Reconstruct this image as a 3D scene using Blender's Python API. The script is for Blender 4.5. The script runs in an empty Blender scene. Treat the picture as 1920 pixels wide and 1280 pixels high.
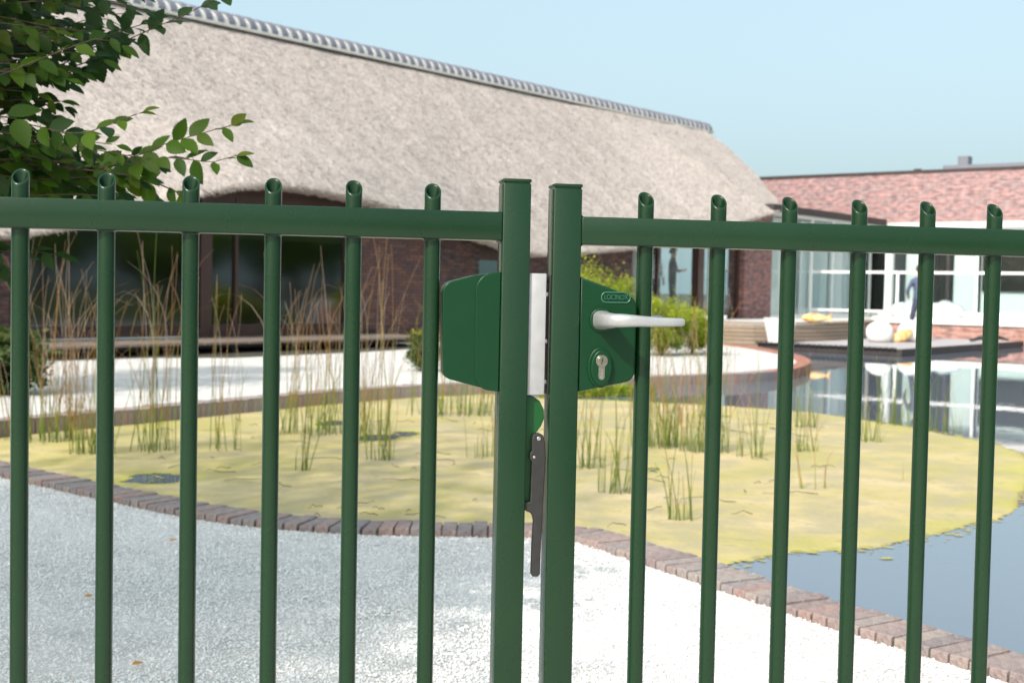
import bpy, bmesh, math, random
import numpy as np
from mathutils import Vector, Matrix, noise
R = math.radians
rnd = random.Random(7)
nr = np.random.default_rng(11)
C = bpy.context.scene.collection
scene = bpy.context.scene

# ------------------------------------------------------------------ camera, sky, sun, exposure
EYE = 1.05
pitch, roll = R(2.363), R(1.130)
fw = Vector((0, math.cos(pitch), -math.sin(pitch)))
up = Vector((0, math.sin(pitch), math.cos(pitch)))
rt = Vector((1, 0, 0))
rt2 = rt*math.cos(roll) + up*math.sin(roll)
up2 = up*math.cos(roll) - rt*math.sin(roll)
cam = bpy.data.cameras.new('camera'); camo = bpy.data.objects.new('camera', cam); C.objects.link(camo)
M = Matrix((rt2, up2, -fw)).transposed().to_4x4(); M.translation = (0, 0, EYE)
camo.matrix_world = M
cam.sensor_width = 36; cam.lens = 45; cam.clip_start = .05; cam.clip_end = 3000
cam.dof.use_dof = True; cam.dof.focus_distance = 1.83; cam.dof.aperture_fstop = 10
scene.camera = camo

L = Vector((.762, 1.150, -1.2)).normalized()          # direction the sunlight travels
el = math.asin(-L.z); az = math.atan2(-L.x, -L.y)
w = bpy.data.worlds.new('World'); scene.world = w; w.use_nodes = True
nt = w.node_tree; nt.nodes.clear()
sky = nt.nodes.new('ShaderNodeTexSky'); sky.sky_type = 'NISHITA'; sky.sun_disc = False
sky.sun_elevation = el; sky.sun_rotation = az; sky.air_density = 1.0; sky.dust_density = 6.0; sky.ozone_density = 1.0
bg = nt.nodes.new('ShaderNodeBackground'); bg.inputs['Strength'].default_value = .15
hs = nt.nodes.new('ShaderNodeHueSaturation'); hs.inputs['Saturation'].default_value = .8
wo = nt.nodes.new('ShaderNodeOutputWorld')
# thin bright haze over the whole dome, as even as the sky in the photograph
hz = nt.nodes.new('ShaderNodeMix'); hz.data_type = 'RGBA'; hz.inputs[0].default_value = .5; hz.inputs[7].default_value = (3.05, 4.30, 4.66, 1)
nt.links.new(sky.outputs[0], hs.inputs['Color']); nt.links.new(hs.outputs[0], hz.inputs[6]); nt.links.new(hz.outputs[2], bg.inputs[0]); nt.links.new(bg.outputs[0], wo.inputs[0])
sun = bpy.data.lights.new('sun', 'SUN'); sun.energy = 2.8; sun.angle = R(.55); sun.color = (1, .95, .87)
suno = bpy.data.objects.new('sun', sun); C.objects.link(suno)
suno.rotation_euler = L.to_track_quat('-Z', 'Y').to_euler(); suno.location = (-8, -12, 14)
scene.view_settings.view_transform = 'Standard'; scene.view_settings.look = 'None'
scene.view_settings.exposure = .66; scene.view_settings.gamma = 1; scene.view_settings.use_curve_mapping = False

# ------------------------------------------------------------------ helpers
class MB:
    """collects shapes, build() links them as one mesh object"""
    def __init__(s): s.v = []; s.f = []; s.uv = {}
    def add(s, vs, fs):
        b = len(s.v); s.v += [tuple(v) for v in vs]; s.f += [tuple(i+b for i in f) for f in fs]; return b
    def box(s, c, sz, rz=0, bev=0):
        x, y, z = [k/2 for k in sz]
        if bev:
            bm = bmesh.new(); bmesh.ops.create_cube(bm, size=1)
            for v in bm.verts: v.co = Vector((v.co.x*sz[0], v.co.y*sz[1], v.co.z*sz[2]))
            bmesh.ops.bevel(bm, geom=bm.edges[:], offset=bev, segments=2, profile=.5, affect='EDGES')
            m = Matrix.Translation(c) @ Matrix.Rotation(rz, 4, 'Z')
            bm.verts.index_update()
            s.add([m @ v.co for v in bm.verts], [[v.index for v in f.verts] for f in bm.faces]); bm.free(); return
        m = Matrix.Translation(c) @ Matrix.Rotation(rz, 4, 'Z')
        vs = [m @ Vector((a*x, b*y, d*z)) for a in (-1, 1) for b in (-1, 1) for d in (-1, 1)]
        s.add(vs, [(0,1,3,2),(4,6,7,5),(0,4,5,1),(2,3,7,6),(0,2,6,4),(1,5,7,3)])
    def prism(s, pts, z0, z1):
        """polygon (ccw from above) extruded in z"""
        n = len(pts)
        vs = [(p[0], p[1], z0) for p in pts] + [(p[0], p[1], z1) for p in pts]
        s.add(vs, [tuple(range(n-1, -1, -1)), tuple(range(n, 2*n))] + [(i, (i+1) % n, n+(i+1) % n, n+i) for i in range(n)])
    def tube(s, pts, rad, seg=8, cap=True):
        """rad number or list"""
        P = [Vector(p) for p in pts]; n = len(P)
        if not isinstance(rad, (list, tuple)): rad = [rad]*n
        ref = Vector((0, 0, 1))
        t0 = (P[1]-P[0]).normalized()
        if abs(t0.z) > .9: ref = Vector((1, 0, 0))
        vs = []
        for i in range(n):
            t = (P[min(i+1, n-1)]-P[max(i-1, 0)]).normalized()
            a = t.cross(ref).normalized(); b = t.cross(a)
            for k in range(seg):
                an = 2*math.pi*k/seg
                vs.append(P[i] + (a*math.cos(an) + b*math.sin(an))*rad[i])
        fs = [(i*seg+k, i*seg+(k+1) % seg, (i+1)*seg+(k+1) % seg, (i+1)*seg+k) for i in range(n-1) for k in range(seg)]
        if cap: fs += [tuple(range(seg-1, -1, -1)), tuple(range((n-1)*seg, n*seg))]
        return s.add(vs, fs)
    def build(s, name, mat, parent=None, smooth=False):
        me = bpy.data.meshes.new(name); me.from_pydata(s.v, [], s.f); me.update()
        return link(name, me, mat, parent, smooth)

def link(name, me, mat, parent=None, smooth=False):
    o = bpy.data.objects.new(name, me); C.objects.link(o)
    if mat is not None and not me.materials: me.materials.append(mat)
    if smooth is True: me.shade_smooth()
    elif smooth: 
        me.shade_smooth(); me.set_sharp_from_angle(angle=smooth)
    if parent is not None: o.parent = parent
    return o
def fixn(o):
    bm = bmesh.new(); bm.from_mesh(o.data); bmesh.ops.recalc_face_normals(bm, faces=bm.faces[:]); bm.to_mesh(o.data); bm.free(); return o
def tag(o, label=None, cat=None, group=None, kind=None):
    if label: o['label'] = label
    if cat: o['category'] = cat
    if group: o['group'] = group
    if kind: o['kind'] = kind
    return o
def empty(name, loc=(0, 0, 0), rz=0):
    o = bpy.data.objects.new(name, None); C.objects.link(o); o.location = loc; o.rotation_euler = (0, 0, rz); o.empty_display_size = .1
    return o
def copy_obj(o, parent=None):
    c = o.copy(); C.objects.link(c); c.parent = parent; return c

# ------------------------------------------------------------------ materials
def mat(name, base, rough=.6, metal=0, spec=.5, var=None, vscale=8, bump=0, bscale=40, detail=4, coord='Object', stretch=None, coat=0, random_obj=None, trans=0):
    m = bpy.data.materials.new(name); m.use_nodes = True; n = m.node_tree; p = n.nodes['Principled BSDF']
    p.inputs['Base Color'].default_value = (*base, 1); p.inputs['Roughness'].default_value = rough; p.inputs['Metallic'].default_value = metal
    p.inputs['Specular IOR Level'].default_value = spec; p.inputs['Coat Weight'].default_value = coat
    tc = n.nodes.new('ShaderNodeTexCoord'); src = tc.outputs[coord]
    if stretch:
        mp = n.nodes.new('ShaderNodeMapping'); mp.inputs['Scale'].default_value = stretch; n.links.new(src, mp.inputs[0]); src = mp.outputs[0]
    col = None
    if var:
        nz = n.nodes.new('ShaderNodeTexNoise'); nz.inputs['Scale'].default_value = vscale; nz.inputs['Detail'].default_value = detail; n.links.new(src, nz.inputs['Vector'])
        cr = n.nodes.new('ShaderNodeValToRGB'); cr.color_ramp.elements[0].position = .3; cr.color_ramp.elements[1].position = .7
        cols = var if isinstance(var[0], (tuple, list)) else (base, var)
        cr.color_ramp.elements[0].color = (*cols[0], 1); cr.color_ramp.elements[1].color = (*cols[-1], 1)
        for i, c in enumerate(cols[1:-1]):
            e = cr.color_ramp.elements.new(.3+.4*(i+1)/(len(cols)-1)); e.color = (*c, 1)
        n.links.new(nz.outputs['Fac'], cr.inputs[0]); col = cr.outputs[0]
        n.links.new(col, p.inputs['Base Color'])
    if random_obj:
        oi = n.nodes.new('ShaderNodeObjectInfo'); cr2 = n.nodes.new('ShaderNodeValToRGB'); els = cr2.color_ramp.elements
        els[0].color = (*random_obj[0], 1); els[1].color = (*random_obj[-1], 1)
        for i, c in enumerate(random_obj[1:-1]): e = els.new((i+1)/(len(random_obj)-1)); e.color = (*c, 1)
        n.links.new(oi.outputs['Random'], cr2.inputs[0])
        if col is not None:
            mx = n.nodes.new('ShaderNodeMix'); mx.data_type = 'RGBA'; mx.blend_type = 'MIX'; mx.inputs[0].default_value = .38
            n.links.new(cr2.outputs[0], mx.inputs[6]); n.links.new(col, mx.inputs[7]); n.links.new(mx.outputs[2], p.inputs['Base Color'])
        else: n.links.new(cr2.outputs[0], p.inputs['Base Color'])
    if bump:
        nb = n.nodes.new('ShaderNodeTexNoise'); nb.inputs['Scale'].default_value = bscale; nb.inputs['Detail'].default_value = 5; n.links.new(src, nb.inputs['Vector'])
        bp = n.nodes.new('ShaderNodeBump'); bp.inputs['Strength'].default_value = bump; bp.inputs['Distance'].default_value = .02
        n.links.new(nb.outputs['Fac'], bp.inputs['Height']); n.links.new(bp.outputs[0], p.inputs['Normal'])
    return m
def leafmat(name, cols, trans=.35, rough=.45, attr=None):
    """diffuse + translucent leaf; colour varies by object or by the vertex attribute 'tone'"""
    m = bpy.data.materials.new(name); m.use_nodes = True; n = m.node_tree; p = n.nodes['Principled BSDF']; out = n.nodes['Material Output']
    cr = n.nodes.new('ShaderNodeValToRGB'); els = cr.color_ramp.elements
    els[0].color = (*cols[0], 1); els[1].color = (*cols[-1], 1)
    for i, c in enumerate(cols[1:-1]): e = els.new((i+1)/(len(cols)-1)); e.color = (*c, 1)
    if attr: a = n.nodes.new('ShaderNodeAttribute'); a.attribute_name = attr; n.links.new(a.outputs['Fac'], cr.inputs[0])
    else: a = n.nodes.new('ShaderNodeObjectInfo'); n.links.new(a.outputs['Random'], cr.inputs[0])
    n.links.new(cr.outputs[0], p.inputs['Base Color']); p.inputs['Roughness'].default_value = rough+.08; p.inputs['Specular IOR Level'].default_value = .18
    tr = n.nodes.new('ShaderNodeBsdfTranslucent'); g = n.nodes.new('ShaderNodeMix'); g.data_type = 'RGBA'; g.blend_type = 'MULTIPLY'; g.inputs[0].default_value = 1
    g.inputs[7].default_value = (1.3, 1.5, .45, 1); n.links.new(cr.outputs[0], g.inputs[6]); n.links.new(g.outputs[2], tr.inputs[0])
    mx = n.nodes.new('ShaderNodeMixShader'); mx.inputs[0].default_value = trans
    n.links.new(p.outputs[0], mx.inputs[1]); n.links.new(tr.outputs[0], mx.inputs[2]); n.links.new(mx.outputs[0], out.inputs[0])
    return m
def glassmat(name, tint, trans=.75, rough=.01, ior=1.75):
    """architectural pane: fresnel mirror over tinted transparency"""
    m = bpy.data.materials.new(name); m.use_nodes = True; n = m.node_tree; n.nodes.remove(n.nodes['Principled BSDF']); out = n.nodes['Material Output']
    gl = n.nodes.new('ShaderNodeBsdfGlossy'); gl.inputs['Roughness'].default_value = rough
    tp = n.nodes.new('ShaderNodeBsdfTransparent'); tp.inputs[0].default_value = (*[t*trans for t in tint], 1)
    fr = n.nodes.new('ShaderNodeFresnel'); fr.inputs[0].default_value = ior
    tc = n.nodes.new('ShaderNodeTexCoord'); nz = n.nodes.new('ShaderNodeTexNoise'); nz.inputs['Scale'].default_value = .9; nz.inputs['Detail'].default_value = 1
    bp = n.nodes.new('ShaderNodeBump'); bp.inputs['Strength'].default_value = .08; bp.inputs['Distance'].default_value = .03
    n.links.new(tc.outputs['Object'], nz.inputs['Vector']); n.links.new(nz.outputs['Fac'], bp.inputs['Height']); n.links.new(bp.outputs[0], gl.inputs['Normal'])
    mx = n.nodes.new('ShaderNodeMixShader'); gm = n.nodes.new('ShaderNodeNewGeometry'); sb = n.nodes.new('ShaderNodeMath'); sb.operation = 'SUBTRACT'; sb.inputs[0].default_value = 1; ml_ = n.nodes.new('ShaderNodeMath'); ml_.operation = 'MULTIPLY'
    n.links.new(gm.outputs['Backfacing'], sb.inputs[1]); n.links.new(sb.outputs[0], ml_.inputs[0]); n.links.new(fr.outputs[0], ml_.inputs[1]); n.links.new(ml_.outputs[0], mx.inputs[0]); n.links.new(tp.outputs[0], mx.inputs[1]); n.links.new(gl.outputs[0], mx.inputs[2])
    n.links.new(mx.outputs[0], out.inputs[0]); return m
def brickmat(name, c1, c2, mortar, scale=1.0, bw=.22, bh=.062, extra=None):
    """brick courses on a vertical wall whose object X axis runs along the wall"""
    m = bpy.data.materials.new(name); m.use_nodes = True; n = m.node_tree; p = n.nodes['Principled BSDF']
    tc = n.nodes.new('ShaderNodeTexCoord'); sx = n.nodes.new('ShaderNodeSeparateXYZ'); cx = n.nodes.new('ShaderNodeCombineXYZ'); ad = n.nodes.new('ShaderNodeMath')
    n.links.new(tc.outputs['Object'], sx.inputs[0]); ad.operation = 'ADD'; n.links.new(sx.outputs[0], ad.inputs[0]); n.links.new(sx.outputs[1], ad.inputs[1])
    n.links.new(ad.outputs[0], cx.inputs[0]); n.links.new(sx.outputs[2], cx.inputs[1])
    b = n.nodes.new('ShaderNodeTexBrick'); b.inputs['Scale'].default_value = scale; b.inputs['Brick Width'].default_value = bw; b.inputs['Row Height'].default_value = bh
    b.inputs['Mortar Size'].default_value = .006; b.inputs['Color1'].default_value = (*c1, 1); b.inputs['Color2'].default_value = (*c2, 1); b.inputs['Mortar'].default_value = (*mortar, 1)
    b.inputs['Bias'].default_value = -.1
    n.links.new(cx.outputs[0], b.inputs['Vector'])
    nz = n.nodes.new('ShaderNodeTexNoise'); nz.inputs['Scale'].default_value = 4.5; nz.inputs['Detail'].default_value = 4
    mpn = n.nodes.new('ShaderNodeMapping'); mpn.inputs['Scale'].default_value = (1, 2.6, 1); n.links.new(cx.outputs[0], mpn.inputs[0]); n.links.new(mpn.outputs[0], nz.inputs['Vector'])
    mr = n.nodes.new('ShaderNodeMapRange'); mr.inputs[1].default_value = .3; mr.inputs[2].default_value = .7; mr.inputs[3].default_value = .55; mr.inputs[4].default_value = 1.5; n.links.new(nz.outputs['Fac'], mr.inputs[0])
    mx = n.nodes.new('ShaderNodeMix'); mx.data_type = 'RGBA'; mx.blend_type = 'MULTIPLY'; mx.inputs[0].default_value = 1
    n.links.new(b.outputs['Color'], mx.inputs[6]); n.links.new(mr.outputs[0], mx.inputs[7]); n.links.new(mx.outputs[2], p.inputs['Base Color'])
    p.inputs['Roughness'].default_value = .85
    bp = n.nodes.new('ShaderNodeBump'); bp.inputs['Strength'].default_value = .6; bp.inputs['Distance'].default_value = .01; bp.invert = True
    n.links.new(b.outputs['Fac'], bp.inputs['Height']); n.links.new(bp.outputs[0], p.inputs['Normal'])
    return m

MT = {}
MT['paint'] = mat('green_paint', (.0060, .0303, .0092), .27, spec=.25, var=((.0057, .0283, .0088), (.0072, .0335, .0105)), vscale=6, bump=.05, bscale=900)
pm = MT['paint'].node_tree; pp = pm.nodes['Principled BSDF']; pp.inputs['Coat Weight'].default_value = .3; pp.inputs['Coat Roughness'].default_value = .2
dz_ = pm.nodes.new('ShaderNodeTexNoise'); dz_.inputs['Scale'].default_value = 260; dz_.inputs['Detail'].default_value = 2; dc = pm.nodes.new('ShaderNodeTexCoord'); pm.links.new(dc.outputs['Object'], dz_.inputs['Vector'])
dr_ = pm.nodes.new('ShaderNodeValToRGB'); dr_.color_ramp.elements[0].position = .79; dr_.color_ramp.elements[1].position = .84; dr_.color_ramp.elements[1].color = (.5, .5, .5, 1)
dl = pm.nodes.new('ShaderNodeTexNoise'); dl.inputs['Scale'].default_value = 11; dl.inputs['Detail'].default_value = 6; pm.links.new(dc.outputs['Object'], dl.inputs['Vector'])
rr_ = pm.nodes.new('ShaderNodeMapRange'); rr_.inputs[1].default_value = .3; rr_.inputs[2].default_value = .7; rr_.inputs[3].default_value = .20; rr_.inputs[4].default_value = .36; pm.links.new(dl.outputs['Fac'], rr_.inputs[0]); pm.links.new(rr_.outputs[0], pp.inputs['Roughness'])
old = pp.inputs['Base Color'].links[0].from_socket; mxd = pm.nodes.new('ShaderNodeMix'); mxd.data_type = 'RGBA'; mxd.inputs[7].default_value = (.045, .085, .06, 1)
pm.links.new(dz_.outputs['Fac'], dr_.inputs[0]); pm.links.new(dr_.outputs[0], mxd.inputs[0]); pm.links.new(old, mxd.inputs[6]); pm.links.new(mxd.outputs[2], pp.inputs['Base Color'])
MT['lock'] = mat('lock_green_plastic', (.0013, .034, .0092), .34, spec=.30, var=((.0012, .032, .0086), (.0017, .037, .0105)), vscale=20, bump=.04, bscale=700)
MT['emblem'] = mat('emblem_highlight_green', (.03, .13, .075), .22, spec=.6, var=((.026, .12, .07), (.034, .14, .08)), vscale=90)  # lock plastic in a lighter green, edge highlights of the relief put into the colour
MT['plate'] = mat('plate_green', (.007, .075, .016), .4, spec=.35, var=((.006, .07, .015), (.008, .08, .018)), vscale=20)
MT['black'] = mat('black_plastic', (.022, .020, .019), .48, var=((.018, .016, .015), (.028, .025, .023)), vscale=60, bump=.12, bscale=900)
MT['alu'] = mat('anodised_aluminium', (.41, .405, .40), .5, metal=.25, var=((.38, .375, .37), (.44, .435, .43)), vscale=60, bump=.06, bscale=1200)
MT['alu_handle'] = mat('handle_aluminium', (.43, .43, .425), .36, metal=.5, var=((.40, .40, .395), (.46, .46, .455)), vscale=50, bump=.05, bscale=1400)
MT['steel'] = mat('bolt_steel', (.6, .6, .58), .28, metal=1, var=((.5, .5, .48), (.66, .66, .64)), vscale=200)
MT['nickel'] = mat('nickel_cylinder', (.40, .37, .29), .22, metal=1, var=((.34, .31, .24), (.46, .43, .34)), vscale=300)
MT['gravel'] = mat('white_gravel', (.62, .60, .565), .9, spec=.2, var=((.42, .41, .39), (.64, .62, .585), (.75, .735, .70)), vscale=70, detail=8, bump=1, bscale=110)
MT['gravel_far'] = mat('raked_gravel', (.68, .655, .62), .9, spec=.2, var=((.50, .475, .455), (.60, .57, .54), (.66, .63, .595)), vscale=5, detail=10, bump=.8, bscale=30)
MT['soil'] = mat('soil', (.05, .045, .03), .95, var=((.03, .03, .02), (.07, .06, .04)), vscale=3, bump=.5, bscale=20)
MT['lawn'] = mat('lawn', (.10, .15, .04), .9, var=((.08, .13, .03), (.13, .17, .05)), vscale=2, bump=.7, bscale=60)
MT['kerb'] = mat('kerb_brick', (.25, .17, .15), .85, var=((.13, .115, .11), (.38, .31, .275), (.52, .44, .36)), vscale=26, detail=7, bump=.7, bscale=70,
                 random_obj=((.16, .145, .16), (.33, .18, .16), (.24, .21, .22), (.38, .235, .205), (.19, .175, .19), (.35, .28, .245), (.26, .175, .175), (.31, .285, .265)))
MT['kerb_red'] = mat('kerb_brick_red', (.4, .16, .12), .85, var=((.16, .11, .115), (.46, .17, .11), (.30, .15, .13), (.52, .26, .18)), vscale=15, detail=2, bump=.5, bscale=60)
MT['mortar'] = mat('kerb_mortar', (.09, .085, .07), .95, var=((.05, .05, .035), (.12, .115, .09)), vscale=30, bump=.6, bscale=90)
MT['barn_brick'] = mat('dark_barn_brick', (.1, .06, .05), .85, var=((.05, .04, .045), (.15, .075, .06)), vscale=12, detail=5, bump=.4, bscale=50,
                 random_obj=((.07, .058, .07), (.22, .095, .068), (.12, .075, .075), (.26, .125, .09), (.09, .07, .082), (.17, .078, .063)))
MT['barn_mortar'] = mat('barn_mortar', (.055, .045, .045), .95, var=((.04, .035, .035), (.07, .06, .055)), vscale=20, bump=.5, bscale=60)
MT['barn_wall'] = brickmat('barn_brick_courses', (.16, .075, .06), (.055, .045, .055), (.06, .05, .048))
MT['red_wall'] = brickmat('red_brick_courses', (.36, .20, .19), (.27, .19, .195), (.35, .31, .30), bw=.30, bh=.10)
MT['plinth_wall'] = brickmat('plinth_brick_courses', (.45, .22, .17), (.30, .17, .15), (.42, .32, .28), bw=.24, bh=.075)
MT['pier_wall'] = brickmat('pier_brick_courses', (.30, .13, .11), (.14, .09, .10), (.22, .16, .15), bw=.24, bh=.075)
MT['brown'] = mat('brown_frame', (.055, .024, .018), .5, var=((.05, .021, .016), (.065, .03, .022)), vscale=9, stretch=(1, 1, .15))
MT['dark'] = mat('dark_fascia', (.035, .028, .028), .6, var=((.03, .024, .024), (.045, .036, .035)), vscale=5)
MT['deckwood'] = mat('deck_board', (.2, .155, .125), .8, var=((.14, .11, .09), (.25, .195, .16)), vscale=14, stretch=(.4, 6, 6), bump=.3, bscale=40, random_obj=((.16, .125, .1), (.23, .18, .145), (.19, .145, .12)))
MT['benchwood'] = mat('bench_board', (.3, .22, .16), .8, var=((.22, .16, .115), (.38, .29, .21)), vscale=10, stretch=(1, 1, 5), bump=.3, bscale=40, random_obj=((.25, .185, .14), (.36, .28, .21), (.31, .235, .18)))
MT['pontoon'] = mat('pontoon_boards', (.42, .385, .385), .8, var=((.36, .33, .33), (.48, .44, .44)), vscale=4, stretch=(1, 8, 1), bump=.3, bscale=30)
MT['white'] = mat('white_paint', (.8, .8, .79), .5, var=((.76, .76, .75), (.83, .83, .82)), vscale=3)
MT['concrete'] = mat('pale_concrete', (.62, .60, .57), .8, var=((.54, .52, .49), (.68, .66, .63)), vscale=2.5, detail=8, bump=.2, bscale=30)
MT['fabric_white'] = mat('white_cover_fabric', (.82, .81, .79), .85, var=((.76, .75, .73), (.85, .84, .82)), vscale=7, bump=.4, bscale=8)
MT['orange'] = mat('inflatable_vinyl', (.8, .5, .2), .45, var=((.75, .22, .08), (.82, .52, .18), (.82, .76, .55)), vscale=7, detail=3)
MT['slate'] = mat('ridge_tile_slate', (.17, .175, .21), .6, var=((.14, .145, .175), (.20, .205, .235)), vscale=9, bump=.3, bscale=40, random_obj=((.14, .145, .18), (.20, .205, .24), (.17, .17, .20)))
MT['ridge_mortar'] = mat('ridge_mortar', (.74, .70, .65), .9, var=((.66, .62, .56), (.80, .77, .72)), vscale=6, bump=.5, bscale=30)
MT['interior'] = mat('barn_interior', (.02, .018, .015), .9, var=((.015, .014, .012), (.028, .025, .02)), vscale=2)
MT['room_grey'] = mat('room_grey_wall', (.30, .29, .28), .9, var=((.16, .14, .13), (.38, .38, .37)), vscale=1.6, detail=3)
MT['blind'] = mat('pale_blind', (.68, .70, .68), .8, var=((.62, .65, .63), (.74, .76, .74)), vscale=1.3, stretch=(1, 1, .2))
MT['blind_blue'] = mat('pale_blue_blind', (.62, .67, .68), .8, var=((.56, .61, .63), (.68, .72, .73)), vscale=1.3, stretch=(1, 1, .2))
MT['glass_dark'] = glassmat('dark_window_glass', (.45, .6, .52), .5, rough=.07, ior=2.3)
MT['glass'] = glassmat('clear_window_glass', (.94, .975, .97), .97, ior=1.4)
MT['glass_blue'] = glassmat('pale_balustrade_glass', (.95, .99, 1), .97, ior=1.3)
MT['bark'] = mat('bark', (.075, .05, .038), .9, var=((.045, .03, .024), (.10, .07, .05)), vscale=30, stretch=(1, 1, .2), bump=.6, bscale=60)
MT['twig'] = mat('twig_bark', (.075, .045, .032), .8, var=((.05, .03, .022), (.1, .06, .04)), vscale=60)
MT['leaf'] = leafmat('hornbeam_leaf', ((.028, .064, .007), (.055, .112, .008), (.032, .070, .013), (.078, .140, .010), (.020, .050, .020), (.045, .092, .008), (.095, .115, .015)), trans=.42, rough=.4)
MT['crown'] = leafmat('crown_leaf', ((.026, .062, .014), (.045, .10, .02)), trans=.35, attr='tone')
MT['garden'] = leafmat('garden_tree_leaf', ((.09, .16, .035), (.19, .28, .07)), trans=.35, attr='tone')
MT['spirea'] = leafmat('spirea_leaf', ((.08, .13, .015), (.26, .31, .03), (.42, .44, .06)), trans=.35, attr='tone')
MT['greygreen'] = leafmat('greygreen_leaf', ((.035, .07, .025), (.08, .12, .045), (.12, .15, .05)), trans=.3, attr='tone')
MT['rust_leaf'] = leafmat('rust_leaf', ((.09, .05, .03), (.16, .11, .05), (.12, .14, .05)), trans=.3, attr='tone')
MT['flower'] = leafmat('yellow_flower', ((.5, .42, .03), (.6, .52, .08)), trans=.3, attr='tone')
MT['dead_leaf'] = mat('fallen_leaf', (.5, .25, .05), .7, var=((.35, .15, .03), (.6, .33, .07)), vscale=60)
MT['debris'] = mat('dead_stem', (.06, .05, .035), .85, var=((.04, .035, .025), (.1, .08, .05)), vscale=20)
# reed stems: the plant's own colour runs from green foot to dry orange tip along UV x
def reedmat():
    m = bpy.data.materials.new('reed_stem'); m.use_nodes = True; n = m.node_tree; p = n.nodes['Principled BSDF']
    a = n.nodes.new('ShaderNodeAttribute'); a.attribute_name = 'tone'; cr = n.nodes.new('ShaderNodeValToRGB'); els = cr.color_ramp.elements
    els[0].color = (.12, .17, .03, 1); els[1].color = (.40, .29, .21, 1)
    for pos, c in ((.18, (.21, .27, .035)), (.34, (.33, .29, .05)), (.50, (.40, .205, .045)), (.75, (.34, .185, .095))):
        e = els.new(pos); e.color = (*c, 1)
    n.links.new(a.outputs['Fac'], cr.inputs[0]); n.links.new(cr.outputs[0], p.inputs['Base Color']); p.inputs['Roughness'].default_value = .6
    return m
MT['reed'] = reedmat()
def watermat():
    m = bpy.data.materials.new('pond_water'); m.use_nodes = True; n = m.node_tree; p = n.nodes['Principled BSDF']
    p.inputs['Base Color'].default_value = (.14, .165, .205, 1); p.inputs['Roughness'].default_value = .012; p.inputs['IOR'].default_value = 1.45
    tc = n.nodes.new('ShaderNodeTexCoord'); nz = n.nodes.new('ShaderNodeTexNoise'); nz.inputs['Scale'].default_value = 2.2; nz.inputs['Detail'].default_value = 3
    n.links.new(tc.outputs['Object'], nz.inputs['Vector'])
    bp = n.nodes.new('ShaderNodeBump'); bp.inputs['Strength'].default_value = .06; bp.inputs['Distance'].default_value = .015
    n.links.new(nz.outputs['Fac'], bp.inputs['Height']); n.links.new(bp.outputs[0], p.inputs['Normal']); return m
MT['water'] = watermat()
def algaemat():
    m = bpy.data.materials.new('algae_mat'); m.use_nodes = True; n = m.node_tree; p = n.nodes['Principled BSDF']
    tc = n.nodes.new('ShaderNodeTexCoord')
    def noise_(scale, det=6, st=None):
        z = n.nodes.new('ShaderNodeTexNoise'); z.inputs['Scale'].default_value = scale; z.inputs['Detail'].default_value = det
        n.links.new(tc.outputs['Object'], z.inputs['Vector']); return z.outputs['Fac']
    cr = n.nodes.new('ShaderNodeValToRGB'); els = cr.color_ramp.elements
    els[0].position = .28; els[0].color = (.37, .33, .12, 1); els[1].position = .74; els[1].color = (.57, .45, .28, 1)
    for pos, c in ((.40, (.43, .36, .15)), (.52, (.50, .40, .195)), (.62, (.54, .425, .24))):
        e = els.new(pos); e.color = (*c, 1)
    n.links.new(noise_(1.6, 7), cr.inputs[0])
    # dark specks and thin spots
    sp = n.nodes.new('ShaderNodeValToRGB'); sp.color_ramp.elements[0].position = .58; sp.color_ramp.elements[1].position = .70
    sp.color_ramp.elements[0].color = (0, 0, 0, 1); sp.color_ramp.elements[1].color = (.75, .75, .75, 1)
    n.links.new(noise_(14, 6), sp.inputs[0])
    mx = n.nodes.new('ShaderNodeMix'); mx.data_type = 'RGBA'; n.links.new(sp.outputs[0], mx.inputs[0]); n.links.new(cr.outputs[0], mx.inputs[6]); mx.inputs[7].default_value = (.30, .30, .15, 1)
    # grey-brown scum patches
    s2 = n.nodes.new('ShaderNodeValToRGB'); s2.color_ramp.elements[0].position = .43; s2.color_ramp.elements[1].position = .60; s2.color_ramp.elements[0].color = (0, 0, 0, 1); s2.color_ramp.elements[1].color = (.8, .8, .8, 1)
    n.links.new(noise_(4.2, 9), s2.inputs[0]); mx3 = n.nodes.new('ShaderNodeMix'); mx3.data_type = 'RGBA'; n.links.new(s2.outputs[0], mx3.inputs[0]); n.links.new(mx.outputs[2], mx3.inputs[6]); mx3.inputs[7].default_value = (.38, .325, .20, 1); mx = mx3
    # fresh green rim
    a = n.nodes.new('ShaderNodeAttribute'); a.attribute_name = 'rim'
    mx2 = n.nodes.new('ShaderNodeMix'); mx2.data_type = 'RGBA'; n.links.new(a.outputs['Fac'], mx2.inputs[0]); n.links.new(mx.outputs[2], mx2.inputs[6]); mx2.inputs[7].default_value = (.44, .40, .08, 1)
    n.links.new(mx2.outputs[2], p.inputs['Base Color']); p.inputs['Roughness'].default_value = .8; p.inputs['Specular IOR Level'].default_value = .25
    bp = n.nodes.new('ShaderNodeBump'); bp.inputs['Strength'].default_value = .6; bp.inputs['Distance'].default_value = .012
    n.links.new(noise_(30, 9), bp.inputs['Height']); n.links.new(bp.outputs[0], p.inputs['Normal']); return m
MT['algae'] = algaemat()
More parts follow.
